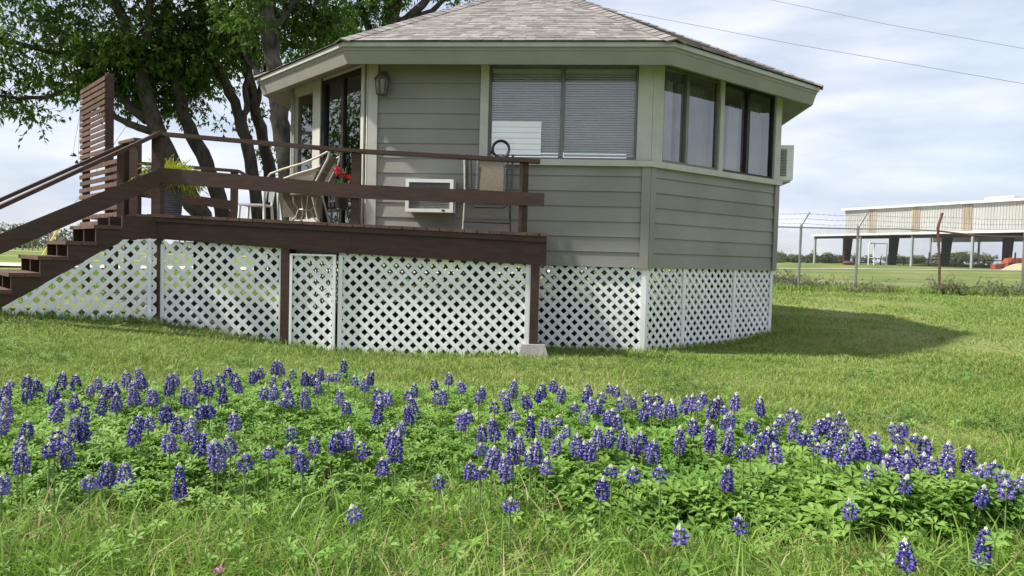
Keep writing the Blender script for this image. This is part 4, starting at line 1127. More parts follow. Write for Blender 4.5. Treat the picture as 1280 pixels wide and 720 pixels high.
for i, (px, Y, w, h, lab) in enumerate([(972, 24.0, 1.2, .85, 'dry grey-green weeds at the fence against the house edge'), (1005, 22.9, .7, .45, 'twiggy weed at the foot of the first fence post'), (1092, 22.3, 1.3, .38, 'dark green weeds between the grey and rusty fence posts'), (1184, 22.2, .5, .55, 'upright green weed at the foot of the rusty post'), (1215, 22.3, 2.0, .55, 'grey dry brush along the fence right of the rusty post'), (1262, 22.4, 1.7, .5, 'dry brush along the fence at the right edge'), (1040, 22.6, 1.4, .34, 'low weeds between the two grey fence posts')]):
    bush(px, Y, w, h*.75, lab, 'weeds along the fence', 'weed', 80+i, 45)
# low horizon scrub that reads as one mass
R = np.random.default_rng(9); cl = []
for k in range(260):
    xx = R.uniform(-40, 190); yy = R.uniform(170, 240)
    cl.append(((xx, yy, float(g(xx, yy))+.2), R.uniform(.8, 1.5), 14))
for k in range(150):
    xx = R.uniform(-190, -30); yy = R.uniform(95, 150)
    cl.append(((xx, yy, float(g(xx, yy))+.8), R.uniform(1.2, 2.4), 12))
o, TW = leaf_cloud(cl, M['bush'], 'distant_scrub', None, per=7, size=(.45, .9), squash=.6, seed=77); tag(o, kind='stuff')
# thin pale trees at the left
for i in range(26):
    px = -14 + i*6.9 + random.uniform(-2, 2); Y = random.uniform(78, 92); p = at(px, 310, Y); z = g(p.x, p.y)-.1; h = random.uniform(2.0, 3.0)
    if i in (9, 10, 14): h *= .75
    t = thing('thin_tree', (p.x, p.y, z), 'thin pale half-bare tree in the row across the drive at the left', 'tree', 'thin trees across the drive')
    b = MB(); b.tube([(p.x, p.y, z), (p.x+random.uniform(-.1, .1), p.y, z+h*.6), (p.x+random.uniform(-.2, .2), p.y, z+h)], [.10, .08, .03], 5)
    for k in range(5):
        a = random.uniform(0, 6.28); z1 = z+h*random.uniform(.35, .8); b.tube([(p.x, p.y, z1), (p.x+math.cos(a)*.6, p.y+math.sin(a)*.5, z1+.7)], [.04, .015], 4)
    b.build('trunk', M['twig'], t)
    leaf_cloud([((p.x, p.y, z+h*.75), .75, 22), ((p.x+.3, p.y, z+h), .5, 12)], M['bush'], 'crown', t, per=5, size=(.16, .3), squash=1.0, seed=200+i)
# guy wire with yellow guard, slim pole
a, c = at(46, 321, 26), at(74, 284, 26.4)
t = thing('guy_wire', (a.x, a.y, g(a.x, a.y)), 'yellow guarded guy wire slanting up behind the stairs', 'guy wire')
a.z = g(a.x, a.y); d = (c-a)
b = MB(); b.tube([a, a+d*1.12], .036, 8); b.build('guard', M['yellow'], t)
b = MB(); b.tube([a+d*1.1, at(97, 249, 26.8), at(156, 160, 28), at(215, 72, 29)], .012, 5); b.build('cable', M['wire'], t)
pp = at(62.5, 322, 27); t = thing('marker_post', (pp.x, pp.y, g(pp.x, pp.y)), 'slim grey post beside the yellow guy wire', 'post')
b = MB(); b.tube([(pp.x, pp.y, g(pp.x, pp.y)), (pp.x+.02, pp.y, pp.z+.95)], .05, 8); b.build('shaft', M['pole'], t)
b = MB(); b.lathe((pp.x+.02, pp.y, pp.z+.95), [(.055, 0), (.06, .02), (.02, .05)], 8); b.build('cap', M['pole'], t)
# overhead wires
for (a, bb, lab) in (((960, -1), (1282, 61), 'upper overhead wire crossing the sky at the top right'), ((742, 7), (1282, 105), 'lower overhead wire passing behind the roof peak')):
    A, B = at(*a, 46), at(*bb, 40); d = B-A; pts = [A-d*1.6+Vector((0, 0, 1.2)), A, A.lerp(B, .5)-Vector((0, 0, .12)), B, B+d*1.5+Vector((0, 0, 1.5))]
    b = MB(); b.tube(pts, .013, 5); o = b.build('overhead_wire', M['wire'], None); tag(o, lab, 'wire', 'overhead wires')

FLOWERS = """-2.872,4.366,0.319,0.031;-2.848,4.279,0.314,0.096;-2.854,4.486,0.326,0.068;-2.7,4.251,0.316,0.078;-2.787,4.497,0.313,0.105;-2.748,4.647,0.326,0.113;-2.458,4.095,0.347,0.085;-2.518,3.809,0.342,0.12;-2.256,3.771,0.341,0.103;-2.65,4.634,0.319,0.127;-2.289,3.988,0.331,0.077;-2.384,4.315,0.321,0.057;-2.469,4.557,0.317,0.06;-2.158,4.01,0.314,0.094;-2.29,4.298,0.319,0.065;-2.238,4.302,0.347,0.079;-2.038,3.942,0.343,0.084;-2.354,4.671,0.342,0.09;-2.157,4.376,0.342,0.147;-2.418,5.022,0.318,0.153;-2.253,4.64,0.322,0.066;-1.957,4.166,0.335,0.089;-2.103,4.698,0.339,0.124;-2.064,4.678,0.344,0.076;-2.013,4.882,0.345,0.069;-1.927,4.717,0.313,0.086;-1.83,4.27,0.334,0.095;-1.727,4.144,0.337,0.076;-1.71,3.797,0.33,0.093;-1.553,3.843,0.317,0.062;-2.292,3.426,0.329,0.07;-2.173,3.411,0.314,0.083;-2.031,3.626,0.347,0.074;-1.951,3.412,0.345,0.111;-1.915,3.424,0.332,0.101;-1.906,3.216,0.322,0.052;-1.801,3.011,0.346,0.043;-1.787,2.951,0.333,0.042;-1.738,2.996,0.345,0.103;-1.928,2.981,0.344,0.067;-1.84,2.869,0.33,0.079;-1.732,3.524,0.327,0.075;-1.615,3.272,0.334,0.07;-1.675,3.528,0.327,0.065;-1.565,3.593,0.316,0.084;-1.475,3.524,0.322,0.036;-1.41,3.154,0.343,0.077;-1.444,3.423,0.312,0.066;-1.369,3.321,0.312,0.115;-1.566,2.944,0.285,0.103;-1.485,2.939,0.271,0.09;-1.512,2.733,0.281,0.04;-1.264,2.919,0.279,0.135;-1.833,2.741,0.274,0.062;-1.768,4.464,0.35,0.091;-1.936,5.235,0.318,0.117;-1.831,4.816,0.327,0.073;-1.806,5.013,0.318,0.097;-1.63,4.579,0.335,0.074;-1.679,4.454,0.321,0.113;-1.528,3.873,0.324,0.067;-1.288,3.57,0.34,0.073;-1.711,5.076,0.323,0.082;-1.697,5.162,0.332,0.079;-1.683,5.43,0.346,0.099;-1.699,5.622,0.314,0.108;-1.572,4.959,0.312,0.166;-1.429,4.421,0.319,0.063;-1.354,4.362,0.341,0.08;-1.364,4.627,0.335,0.061;-1.278,4.415,0.319,0.103;-1.207,4.055,0.323,0.033;-1.46,5.125,0.317,0.047;-1.369,5.065,0.328,0.093;-1.331,5.075,0.312,0.082;-1.291,5.2,0.338,0.095;-1.155,4.591,0.346,0.075;-1.143,4.269,0.348,0.104;-1.156,4.855,0.339,0.039;-1.112,4.871,0.348,0.049;-1.263,5.78,0.311,0.141;-0.997,4.897,0.322,0.05;-0.898,4.709,0.349,0.072;-0.928,5.021,0.341,0.087;-0.98,4.366,0.326,0.071;-0.842,3.931,0.348,0.056;-0.764,4.404,0.335,0.067;-0.69,4.317,0.343,0.075;-0.716,4.108,0.322,0.138;-0.731,4.323,0.318,0.061;-0.589,4.417,0.328,0.045;-0.522,3.672,0.315,0.056;-0.534,3.453,0.325,0.084;-0.491,3.292,0.348,0.12;-0.966,3.395,0.323,0.045;-0.836,3.282,0.31,0.063;-0.774,3.42,0.312,0.09;-0.741,3.466,0.317,0.092;-0.591,3.109,0.341,0.051;-0.885,3.092,0.325,0.031;-0.823,3.032,0.322,0.077;-0.968,3.074,0.314,0.037;-0.984,2.836,0.349,0.052;-1.2,3.13,0.327,0.121;-1.179,3.225,0.318,0.072;-1.226,3.146,0.312,0.029;-0.49,2.979,0.312,0.057;-0.591,4.709,0.317,0.072;-0.523,4.22,0.337,0.133;-0.525,4.074,0.316,0.116;-0.484,4.913,0.312,0.06;-0.408,5.081,0.33,0.077;-0.432,4.432,0.32,0.054;-0.381,4.375,0.35,0.084;-0.302,4.858,0.315,0.064;-0.169,4.6,0.331,0.065;-0.174,4.377,0.341,0.053;-0.224,3.931,0.326,0.064;-0.235,3.773,0.35,0.084;-0.202,3.899,0.329,0.051;-0.081,4.207,0.32,0.051;0.021,4.903,0.326,0.11;-0.037,4.593,0.311,0.047;-0.004,4.352,0.327,0.084;0.033,3.976,0.32,0.04;0.108,4.367,0.346,0.084;0.169,4.553,0.343,0.079;0.205,4.785,0.33,0.087;0.29,5.008,0.311,0.071;0.325,4.741,0.32,0.092;0.505,4.863,0.32,0.074;0.472,4.659,0.318,0.071;0.545,4.526,0.319,0.046;0.477,4.247,0.345,0.078;0.512,4.311,0.316,0.066;0.367,4.262,0.312,0.039;0.383,3.865,0.347,0.043;0.629,4.775,0.333,0.048;-0.062,3.678,0.35,0.105;-0.122,3.617,0.326,0.077;-0.113,3.141,0.346,0.038;0.017,3.57,0.336,0.065;0.111,3.817,0.342,0.112;0.186,3.738,0.34,0.095;0.242,3.812,0.33,0.035;0.214,3.525,0.314,0.115;0.276,3.665,0.318,0.056;0.052,3.339,0.345,0.081;0.023,3.143,0.346,0.073;-0.065,3.102,0.347,0.085;-0.002,3.059,0.323,0.093;0.121,3.278,0.336,0.097;0.094,3.047,0.342,0.043;0.149,2.965,0.336,0.048;-0.15,3.05,0.293,0.062;-0.106,3.013,0.281,0.031;0.313,3.422,0.336,0.087;0.36,3.314,0.337,0.088;0.34,3.323,0.321,0.061;0.421,3.518,0.347,0.089;0.463,3.5,0.348,0.078;0.525,4.053,0.313,0.066;0.532,3.917,0.349,0.056;0.415,3.023,0.298,0.02;-0.258,2.863,0.287,0.039;0.014,2.685,0.262,0.033;0.357,2.852,0.296,0.068;0.677,4.826,0.315,0.059;0.692,4.409,0.349,0.054;0.623,4.263,0.337,0.052;0.726,4.458,0.312,0.059;0.832,4.637,0.317,0.057;0.818,4.449,0.335,0.063;0.751,4.254,0.333,0.104;0.873,4.433,0.34,0.072;0.774,4.111,0.347,0.054;0.849,4.2,0.319,0.064;0.93,4.399,0.31,0.054;0.893,4.129,0.347,0.071;1.046,4.567,0.311,0.102;1.06,4.405,0.345,0.085;1.188,4.646,0.315,0.061;1.042,4.196,0.342,0.038;1.146,4.287,0.341,0.1;1.199,4.323,0.345,0.07;1.168,4.107,0.332,0.029;1.327,4.469,0.345,0.091;1.485,4.51,0.318,0.069;1.431,4.302,0.337,0.079;0.56,3.904,0.323,0.059;1.143,3.93,0.346,0.072;1.083,3.787,0.341,0.046;0.932,3.806,0.329,0.077;0.819,3.619,0.331,0.118;0.55,3.66,0.311,0.093;0.593,3.562,0.311,0.098;0.62,3.484,0.334,0.074;0.646,3.364,0.33,0.096;0.994,3.721,0.345,0.197;0.961,3.621,0.334,0.096;1.073,3.719,0.316,0.136;1.223,3.824,0.325,0.062;1.002,3.227,0.341,0.046;1.047,3.271,0.331,0.04;1.187,3.584,0.31,0.084;1.213,3.542,0.344,0.065;1.283,3.637,0.343,0.048;1.257,3.579,0.313,0.087;1.168,3.28,0.332,0.07;1.395,3.9,0.325,0.04;1.482,3.994,0.341,0.053;1.538,4.052,0.322,0.041;1.449,3.857,0.319,0.102;1.377,3.54,0.329,0.05;1.368,3.394,0.349,0.045;1.573,3.859,0.314,0.063;1.376,3.357,0.315,0.031;0.509,3.058,0.285,0.043;0.611,3.029,0.295,0.037;0.911,3.136,0.28,0.096;1.583,3.836,0.327,0.062;1.618,3.837,0.344,0.051;1.711,3.923,0.341,0.052;1.632,3.816,0.313,0.093;1.394,3.292,0.345,0.057;1.577,3.612,0.318,0.059;1.676,3.779,0.322,0.054;1.431,3.233,0.343,0.069;1.639,3.564,0.327,0.033;1.549,3.381,0.342,0.089;1.653,3.545,0.317,0.112;1.593,3.286,0.345,0.067;1.622,3.316,0.317,0.074;1.736,3.589,0.316,0.022;1.901,3.735,0.33,0.049;1.972,3.789,0.324,0.058;1.789,3.481,0.332,0.018;1.847,3.442,0.346,0.021;1.881,3.417,0.338,0.069;1.611,3.207,0.31,0.098;1.681,3.301,0.322,0.087;1.591,3.184,0.282,0.052;1.669,3.225,0.279,0.052;1.627,3.101,0.339,0.063;1.728,3.251,0.329,0.066;1.777,3.239,0.313,0.105;1.761,3.148,0.32,0.08;1.93,3.326,0.344,0.115;2.03,3.33,0.324,0.118;1.491,3.094,0.291,0.094;1.542,2.933,0.299,0.048;1.81,3.085,0.285,0.041;2.014,3.193,0.287,0.049;1.956,3.136,0.284,0.051;2.118,3.294,0.273,0.08;1.992,3.039,0.297,0.043;1.829,2.913,0.279,0.076;1.906,2.884,0.296,0.052;2.094,3.078,0.272,0.069;1.2,2.631,0.295,0.053;1.268,2.376,0.251,0.083;1.609,2.547,0.245,0.126;0.809,2.609,0.238,0.045;0.583,2.524,0.226,0.046;-0.491,2.455,0.291,0.04"""
# ------------------------------------------------------------------ lawn, meadow grass and flower leaves
HOUSEPOLY = [(p.x, p.y) for p in ring(-.06)]
def inside(px, py, poly):
    r = np.zeros(px.shape, bool); n = len(poly)
    for i in range(n):
        x0, y0 = poly[i]; x1, y1 = poly[(i+1) % n]
        c = ((y0 > py) != (y1 > py)) & (px < (x1-x0)*(py-y0)/((y1-y0) if abs(y1-y0) > 1e-9 else 1e-9)+x0)
        r ^= c
    return r
DECKPOLY = [(-3.96, 8.72), (.3, 8.72), (.3, 9.6), (-3.0, 11.8), (-6.2, 11.8), (-5.9, 10.9), (-5.5, 7.6)]
def frustum(x, y, m=.4): return np.abs(x) < .70*y+m
def blades(name, x, y, h, w, lean, m, seed=0, curl=.5):
    R = np.random.default_rng(seed); n = len(x); z = ng(x, y)-.008
    a = R.uniform(0, 2*np.pi, n); dx, dy = np.cos(a), np.sin(a)
    b = R.uniform(0, 2*np.pi, n); wx, wy = np.cos(b)*w/2, np.sin(b)*w/2
    l1 = lean*h*.35; l2 = lean*h
    p = np.stack([x, y, z], 1); W = np.stack([wx, wy, np.zeros(n)], 1)
    mid = p+np.stack([dx*l1, dy*l1, h*.58], 1); tip = p+np.stack([dx*l2, dy*l2, h*(1-.35*np.minimum(lean, 1.6)*curl)], 1)
    v = np.stack([p-W, p+W, mid+W*.8, mid-W*.8, tip], 1).reshape(-1, 3)
    i = np.arange(n)*5
    return np_mesh(name, v, [np.stack([i, i+1, i+2, i+3], 1), np.stack([i+3, i+2, i+4], 1)], m)
def scatter(n, y0, y1, pw, seed, margin=.5):
    """random ground points, denser towards the near end"""
    R = np.random.default_rng(seed); u = R.random(n)
    y = (y0**pw+(y1**pw-y0**pw)*u)**(1/pw)
    x = R.uniform(-1, 1, n)*(.70*y+margin)
    return x, y, R
def vnoise(x, y, f, seed):
    R = np.random.default_rng(seed); T = R.random((64, 64)); X = x*f; Y = y*f
    i, j = np.floor(X).astype(int), np.floor(Y).astype(int); fx, fy = X-i, Y-j; fx = fx*fx*(3-2*fx); fy = fy*fy*(3-2*fy)
    t = lambda a, b: T[a % 64, b % 64]
    return (t(i, j)*(1-fx)+t(i+1, j)*fx)*(1-fy)+(t(i, j+1)*(1-fx)+t(i+1, j+1)*fx)*fy
FL = [tuple(float(q) for q in s.split(',')) for s in FLOWERS.split(';')]
def edge_dist(x, y, poly):
    d = np.full(x.shape, 1e9); n = len(poly)
    for i in range(n):
        ax, ay = poly[i]; bx, by = poly[(i+1) % n]; L2 = (bx-ax)**2+(by-ay)**2+1e-9
        t = np.clip(((x-ax)*(bx-ax)+(y-ay)*(by-ay))/L2, 0, 1)
        d = np.minimum(d, (x-ax-t*(bx-ax))**2+(y-ay-t*(by-ay))**2)
    return np.sqrt(d)
fxy = np.array([(f[0], f[1]) for f in FL])
def near_flower(x, y):
    d = np.full(x.shape, 1e9)
    for f in fxy: d = np.minimum(d, (x-f[0])**2+(y-f[1])**2)
    return np.sqrt(d)
# flower bed outline on the ground, read off where the leaves stop
BED = [atz(*q, .10) for q in ((-40, 500), (60, 482), (250, 478), (440, 476), (560, 482), (720, 486), (860, 500), (960, 512), (1060, 540), (1130, 560), (1200, 590), (1290, 622), (1310, 662), (1180, 676), (1060, 664), (900, 654), (800, 648), (700, 634), (560, 622), (420, 632), (300, 640), (180, 640), (60, 634), (-60, 650))]
BED = [(p.x, p.y) for p in BED]
LUSH = [atz(*q, .10) for q in ((640, 590), (760, 560), (900, 560), (1010, 580), (1100, 590), (1200, 620), (1290, 640), (1310, 668), (1180, 678), (1060, 668), (900, 656), (780, 646), (690, 624))]
LUSH = [(p.x, p.y) for p in LUSH]
# mown lawn
x, y, R = scatter(330000, 4.2, 26, -.35, 1)
x2, y2, R2 = scatter(150000, 4.0, 24, .4, 91, 8.5)
k2 = np.abs(x2) > .70*y2+.5; x, y = np.concatenate([x, x2[k2]]), np.concatenate([y, y2[k2]])
k = ~inside(x, y, HOUSEPOLY) & ~inside(x, y, DECKPOLY) & ((x > -14) | (y < 19))
bare = vnoise(x, y, 1.1, 3)*.6+vnoise(x, y, 3.7, 4)*.4
k &= R.random(len(x)) < np.clip(1.9-2.0*bare, .35, 1)
x, y = x[k], y[k]; n = len(x); sc = np.clip(y/8, .65, 2.6)
tuft = .45+.75*vnoise(x, y, 1.6, 7)+.5*(vnoise(x, y, .45, 8)-.5)+.75*(vnoise(x, y, 4.2, 17)-.4)
o = blades('lawn_grass', x, y, R.uniform(.030, .072, n)*np.clip(tuft, .4, 1.6)*np.where(y > 12, 1.15, 1), R.uniform(.006, .011, n)*sc, R.uniform(.25, 1.3, n), M['grass'], 2)
tag(o, kind='stuff')
# unmown fringe against the skirting and along the fence
ex, ey = [], []
for k_ in (0, 1, 2):
    u = RNG.random(700)*LENS[k_]; s_ = RNG.normal(0, .04, 700)
    for a, b_ in zip(u, s_):
        p = v[k_]+DIR[k_]*a+NRM[k_]*(.03+abs(b_))
        if not (k_ == 0 and a < 2.1): ex.append(p.x); ey.append(p.y)
for a in RNG.uniform(-4.0, .3, 900): ex.append(a); ey.append(YD-.02-abs(RNG.normal(0, .05)))
for a in RNG.random(500)*1.6: p = P0+SD*a-QD*abs(RNG.normal(.03, .05)); ex.append(p.x); ey.append(p.y)
for a in RNG.uniform(xs_f[0], xs_f[-1], 4200): ex.append(a); ey.append(FY+RNG.normal(0, .35))
ex, ey = np.array(ex), np.array(ey); n = len(ex); far = ey > 20
o = blades('edge_grass', ex, ey, RNG.uniform(.05, .13, n)*np.where(far, 2.2, 1), np.where(far, .03, .009)*RNG.uniform(.7, 1.3, n), RNG.uniform(.1, .9, n), M['meadow'], 5); tag(o, kind='stuff')
# taller meadow grass in front and through the flower bed
x, y, R = scatter(150000, 1.75, 6.3, -.3, 12, .3)
x2, y2, R2 = scatter(70000, .6, 5.5, .6, 92, 7.0)
k2 = np.abs(x2) > .70*y2+.3; x, y = np.concatenate([x, x2[k2]]), np.concatenate([y, y2[k2]])
bed = inside(x, y, BED); lush = inside(x, y, LUSH)
thin = vnoise(x, y, 2.3, 15)*.6+vnoise(x, y, 6.1, 16)*.4
k = (bed & (R.random(len(x)) < .75) & ~(lush & (R.random(len(x)) < .85))) | (~bed & (y < 4.4) & (R.random(len(x)) < np.clip(1.55-1.5*thin, .12, 1)))
x, y, thin = x[k], y[k], thin[k]; n = len(x)
hh = R.uniform(.05, .15, n)*(1.35-.6*thin)*np.where(R.random(n) < .06, 1.7, 1)
o = blades('meadow_grass', x, y, hh, R.uniform(.005, .0105, n), R.uniform(.2, 1.5, n), M['meadow'], 13); tag(o, kind='stuff')
# flat dry stalks on the ground in front
x, y, R = scatter(3200, 1.8, 3.6, 1, 30, .2)
k = (vnoise(x, y, 2.3, 15) > .42) & ~inside(x, y, BED); x, y = x[k], y[k]; n = len(x)
M['straw'] = mat('dry_stalk', (.42, .35, .20), .8, .3, 20, island=.35)
o = blades('dry_grass', x, y, R.uniform(.03, .11, n), R.uniform(.003, .006, n), R.uniform(1.0, 2.4, n), M['straw'], 31, .5); tag(o, kind='stuff')
# palmate leaves: five to seven leaflets round each leaf stalk
def palmate(name, x, y, h, size, m, seed, nl=6):
    R = np.random.default_rng(seed); n = len(x); z = ng(x, y)
    tilt = R.normal(0, .32, (n, 2)); c = np.stack([x, y, z+h], 1)
    nrm = np.stack([tilt[:, 0], tilt[:, 1]-.15, np.ones(n)], 1); nrm /= np.linalg.norm(nrm, axis=1)[:, None]
    e1 = np.cross(nrm, np.array([0, 1, 0.01])); e1 /= np.linalg.norm(e1, axis=1)[:, None]; e2 = np.cross(nrm, e1)
    VS, FS = [], []; base = 0; ph = R.uniform(0, 6.28, n)
    for j in range(nl):
        a = ph+j*2*np.pi/nl+R.normal(0, .12, n); L_ = (size*R.uniform(.8, 1.15, n))[:, None]
        d = e1*np.cos(a)[:, None]+e2*np.sin(a)[:, None]; s_ = -e1*np.sin(a)[:, None]+e2*np.cos(a)[:, None]
        up = nrm*R.uniform(-.05, .45, n)[:, None]
        w = L_*.20
        b0 = c+d*L_*.06; md = c+d*L_*.62+up*L_*.55; tp = c+d*L_+up*L_*.6
        v_ = np.stack([b0, md+s_*w+nrm*w*.5, tp, md-s_*w+nrm*w*.5], 1).reshape(-1, 3); i = base+np.arange(n)*4
        VS.append(v_); FS.append(np.stack([i, i+1, i+2], 1)); FS.append(np.stack([i, i+2, i+3], 1)); base += 4*n
    # stalks
    q = np.stack([x+R.normal(0, .02, n), y+R.normal(0, .02, n), z], 1); o_ = np.array([.0018, 0, 0])
    v_ = np.stack([q-o_, q+o_, c+o_, c-o_], 1).reshape(-1, 3); i = base+np.arange(n)*4; VS.append(v_); FS.append(np.stack([i, i+1, i+2, i+3], 1))
    return np_mesh(name, np.concatenate(VS), FS, m)
x, y, R = scatter(52000, 2.3, 7.4, -.3, 21, .2)
bed = inside(x, y, BED); lush = inside(x, y, LUSH); df = near_flower(x, y)
cl_ = vnoise(x, y, 2.6, 22)
p = np.where(bed, np.clip(1.15-df*2.6, .12, 1)*np.clip(.15+1.3*cl_, .12, 1), np.where(df < .16, .4, .004))
p = np.where(lush, .30+.45*vnoise(x, y, 3.4, 44), p); p = np.where(~bed & (y < 3.2), .012, p)
ed = edge_dist(x, y, BED); rag = .12+.55*vnoise(x, y, 2.1, 41)
soft = np.where(bed, np.clip(ed/rag, 0, 1), 1.0); soft = np.where(lush, np.maximum(soft, np.clip(ed/(.35*rag), 0, 1)), soft)
p = p*np.where(bed, .15+.85*soft, 1)
k = R.random(len(x)) < p; x, y, lush, df, cl_, soft = x[k], y[k], lush[k], df[k], cl_[k], soft[k]; n = len(x)
hmax = np.clip(.09+.13*cl_+.05*(df < .15), .05, .24); hmax = np.where(lush, .11+.19*cl_, hmax)
h = hmax*R.uniform(.35, 1, n)**.6*(.4+.6*soft)
o = palmate('flower_leaves', x, y, h, R.uniform(.028, .044, n)*np.where(lush, 1.55, 1), M['lupin'], 23); tag(o, kind='stuff')

# low broad-leaved weeds in the mown lawn
x, y, R = scatter(14000, 4.3, 14, -.3, 61, .3)
k = (vnoise(x, y, 1.3, 62)*.5+vnoise(x, y, 4.7, 63)*.5 > .62) & ~inside(x, y, HOUSEPOLY) & ~inside(x, y, DECKPOLY) & ~inside(x, y, BED); x, y = x[k], y[k]; n = len(x)
M['clover'] = leafmat('weed_cover', (.055, .130, .022), (.13, .22, .05), .3, .5, 1.0)
o = palmate('lawn_weeds', x, y, R.uniform(.015, .05, n), R.uniform(.02, .045, n), M['clover'], 64, 4); tag(o, kind='stuff')

# ------------------------------------------------------------------ bluebonnets, every spike a thing of its own
def spike_meshes(Lk, seed):
    Rr = random.Random(seed); b = MB(); rows = max(2, int(Lk/.0118))
    OCT = [(1, 0, 0), (-1, 0, 0), (0, 1, 0), (0, -1, 0), (0, 0, 1), (0, 0, -1)]
    OF = [(0, 2, 4), (2, 1, 4), (1, 3, 4), (3, 0, 4), (2, 0, 5), (1, 2, 5), (3, 1, 5), (0, 3, 5)]
    top = Lk*.87
    for r in range(rows):
        f = r/max(1, rows-1); z = top*f; rad = .027*(1-.45*f**2.2)*(.75 if r == 0 else 1); nn = 6 if f < .7 else 5
        for k in range(nn):
            a = k*2*math.pi/nn+r*1.1+Rr.uniform(-.25, .25); d = Vector((math.cos(a), math.sin(a), 0)); s = Vector((-d.y, d.x, 0))
            sz = Rr.uniform(.85, 1.2)*(1-.30*f); c = d*rad*Rr.uniform(.85, 1.12)+Vector((0, 0, z+Rr.uniform(-.003, .003)))
            ax = (d*.8+Vector((0, 0, -.45+.9*f))).normalized(); up = s.cross(ax)
            if up.z < 0: up = -up
            vs = [c+ax*(o[0]*.0135*sz)+s*(o[1]*.0105*sz)+up*(o[2]*.0092*sz) for o in OCT]
            b.mesh(vs, OF, 0)
            # upright banner with its white eye
            bc = c+up*.0068*sz-ax*.002
            b.face([bc-s*.0075*sz, bc+ax*.004*sz+up*.001, bc+s*.0075*sz, bc+up*.0095*sz], 0)
            if Rr.random() < .52:
                e = bc+ax*.0052*sz+up*.0020*sz; b.face([e-s*.0026*sz-up*.002, e+s*.0026*sz-up*.002, e+s*.0022*sz+up*.0035*sz, e-s*.0022*sz+up*.0035*sz], 1)
    t = MB(); nb = 9
    for r in range(4):
        z = top+Lk*.01+r*(.0045+Lk*.014); rad = .0078*(1-r*.27)
        for k in range(5 if r < 3 else 1):
            a = k*1.257+r*.7; d = Vector((math.cos(a), math.sin(a), 0)); c = d*rad*(1 if r < 3 else 0)+Vector((0, 0, z)); ax = (d*.35+Vector((0, 0, 1))).normalized(); s = Vector((-d.y, d.x, 0)); u = s.cross(ax)
            vs = [c+s*o[0]*.0036+u*o[1]*.0036+ax*o[2]*.007 for o in OCT]; t.mesh(vs, OF)
    return b, t
VAR = [(.045, 1), (.065, 2), (.085, 3), (.11, 4), (.14, 5), (.17, 6)]
LABS = {260: 'short stubby bluebonnet standing alone in the front grass near the lower right', 261: 'tallest lone bluebonnet in the bottom right corner of the meadow',
        262: 'half-open bluebonnet low in front of the leafy mound at the right', 263: 'tiny bluebonnet bud standing in the grass left of the leafy mound', 52: 'bluebonnet with a long cream tip at the front of the left patch',
        259: 'short bluebonnet hanging in front of the leafy mound below the dense right cluster'}
TINY = 'tiny bluebonnet head with few open petals among the leaves of the flower bed'
MID = 'blue bluebonnet spike with a pale tip standing in the flower bed'
TALL = 'long full bluebonnet spike with a pale tip standing tall in the flower bed'
protos = {}
GRP = 'bluebonnets in the flower bed'
for idx, (fx_, fy_, H, Lk) in enumerate(FL):
    Lk = max(Lk, .032)
    kv = min(range(len(VAR)), key=lambda q: abs(VAR[q][0]-Lk)); key = (kv, idx % 2)
    lab = LABS.get(idx) or (TINY if Lk < .05 else TALL if Lk > .125 else MID)
    s = Lk/VAR[kv][0]
    rt = bpy.data.objects.new('bluebonnet', None); COL.objects.link(rt); rt.empty_display_size = .05
    rt.location = (fx_, fy_, g(fx_, fy_)); tag(rt, lab, 'bluebonnet', GRP)
    tilt = (random.gauss(0, .12), random.gauss(0, .12), random.uniform(0, 6.28))
    if key not in protos:
        a, b = spike_meshes(VAR[kv][0], VAR[kv][1]*7+key[1])
        stm = MB(); stm.tube([(0, 0, -.5), (.004, 0, -.25), (0, 0, 0)], [.0035, .003, .0028], 5)
        pa = a.build('petals', [M['blue'], M['wspot']], rt, smooth=False); pb = b.build('bud_tip', M['bud'], rt); pc = stm.build('stem', M['stem'], rt)
        protos[key] = (pa, pb, pc); parts = (pa, pb, pc)
    else:
        parts = []
        for p_ in protos[key]:
            c = p_.copy(); COL.objects.link(c); c.parent = rt; parts.append(c)
    pa, pb, pc = parts
    zb_ = H-Lk
    lean = Vector((math.sin(tilt[1]), -math.sin(tilt[0]), 0))
    for p_ in (pa, pb):
        p_.location = (0, 0, zb_); p_.rotation_euler = tilt; wd = random.uniform(.80, 1.08); p_.scale = (wd, wd, s)
    pc.location = (0, 0, zb_+.02); pc.rotation_euler = (0, 0, tilt[2]); pc.scale = (1.15, 1.15, (zb_+.02)/.5)
# small pink flower at the front edge
pk = atz(275, 712, .09); t = thing('pink_verbena', (pk.x, pk.y, g(pk.x, pk.y)), 'small pink flower head low in the grass at the bottom edge', 'flower')
b = MB()
for k in range(34):
    a = random.uniform(0, 6.28); e = random.uniform(.1, 1.5); d = Vector((math.cos(a)*math.cos(e), math.sin(a)*math.cos(e), math.sin(e)*.6)); c = Vector((pk.x, pk.y, .085))+d*.020
    s = d.cross(Vector((.2, .3, .9))).normalized()*.006; u = s.cross(d).normalized()*.006
    b.face([c-s, c-u, c+s, c+u])
b.build('blossoms', M['pink'], t)
b = MB(); b.tube([(pk.x, pk.y, 0), (pk.x, pk.y, .085)], .002, 5)
for k in range(6): a = k*1.05; q = Vector((pk.x, pk.y, .03)); d = Vector((math.cos(a), math.sin(a), .4))*.05; s = Vector((-math.sin(a), math.cos(a), 0))*.008; b.face([q, q+d*.6+s, q+d, q+d*.6-s])
b.build('stem', M['stem'], t)

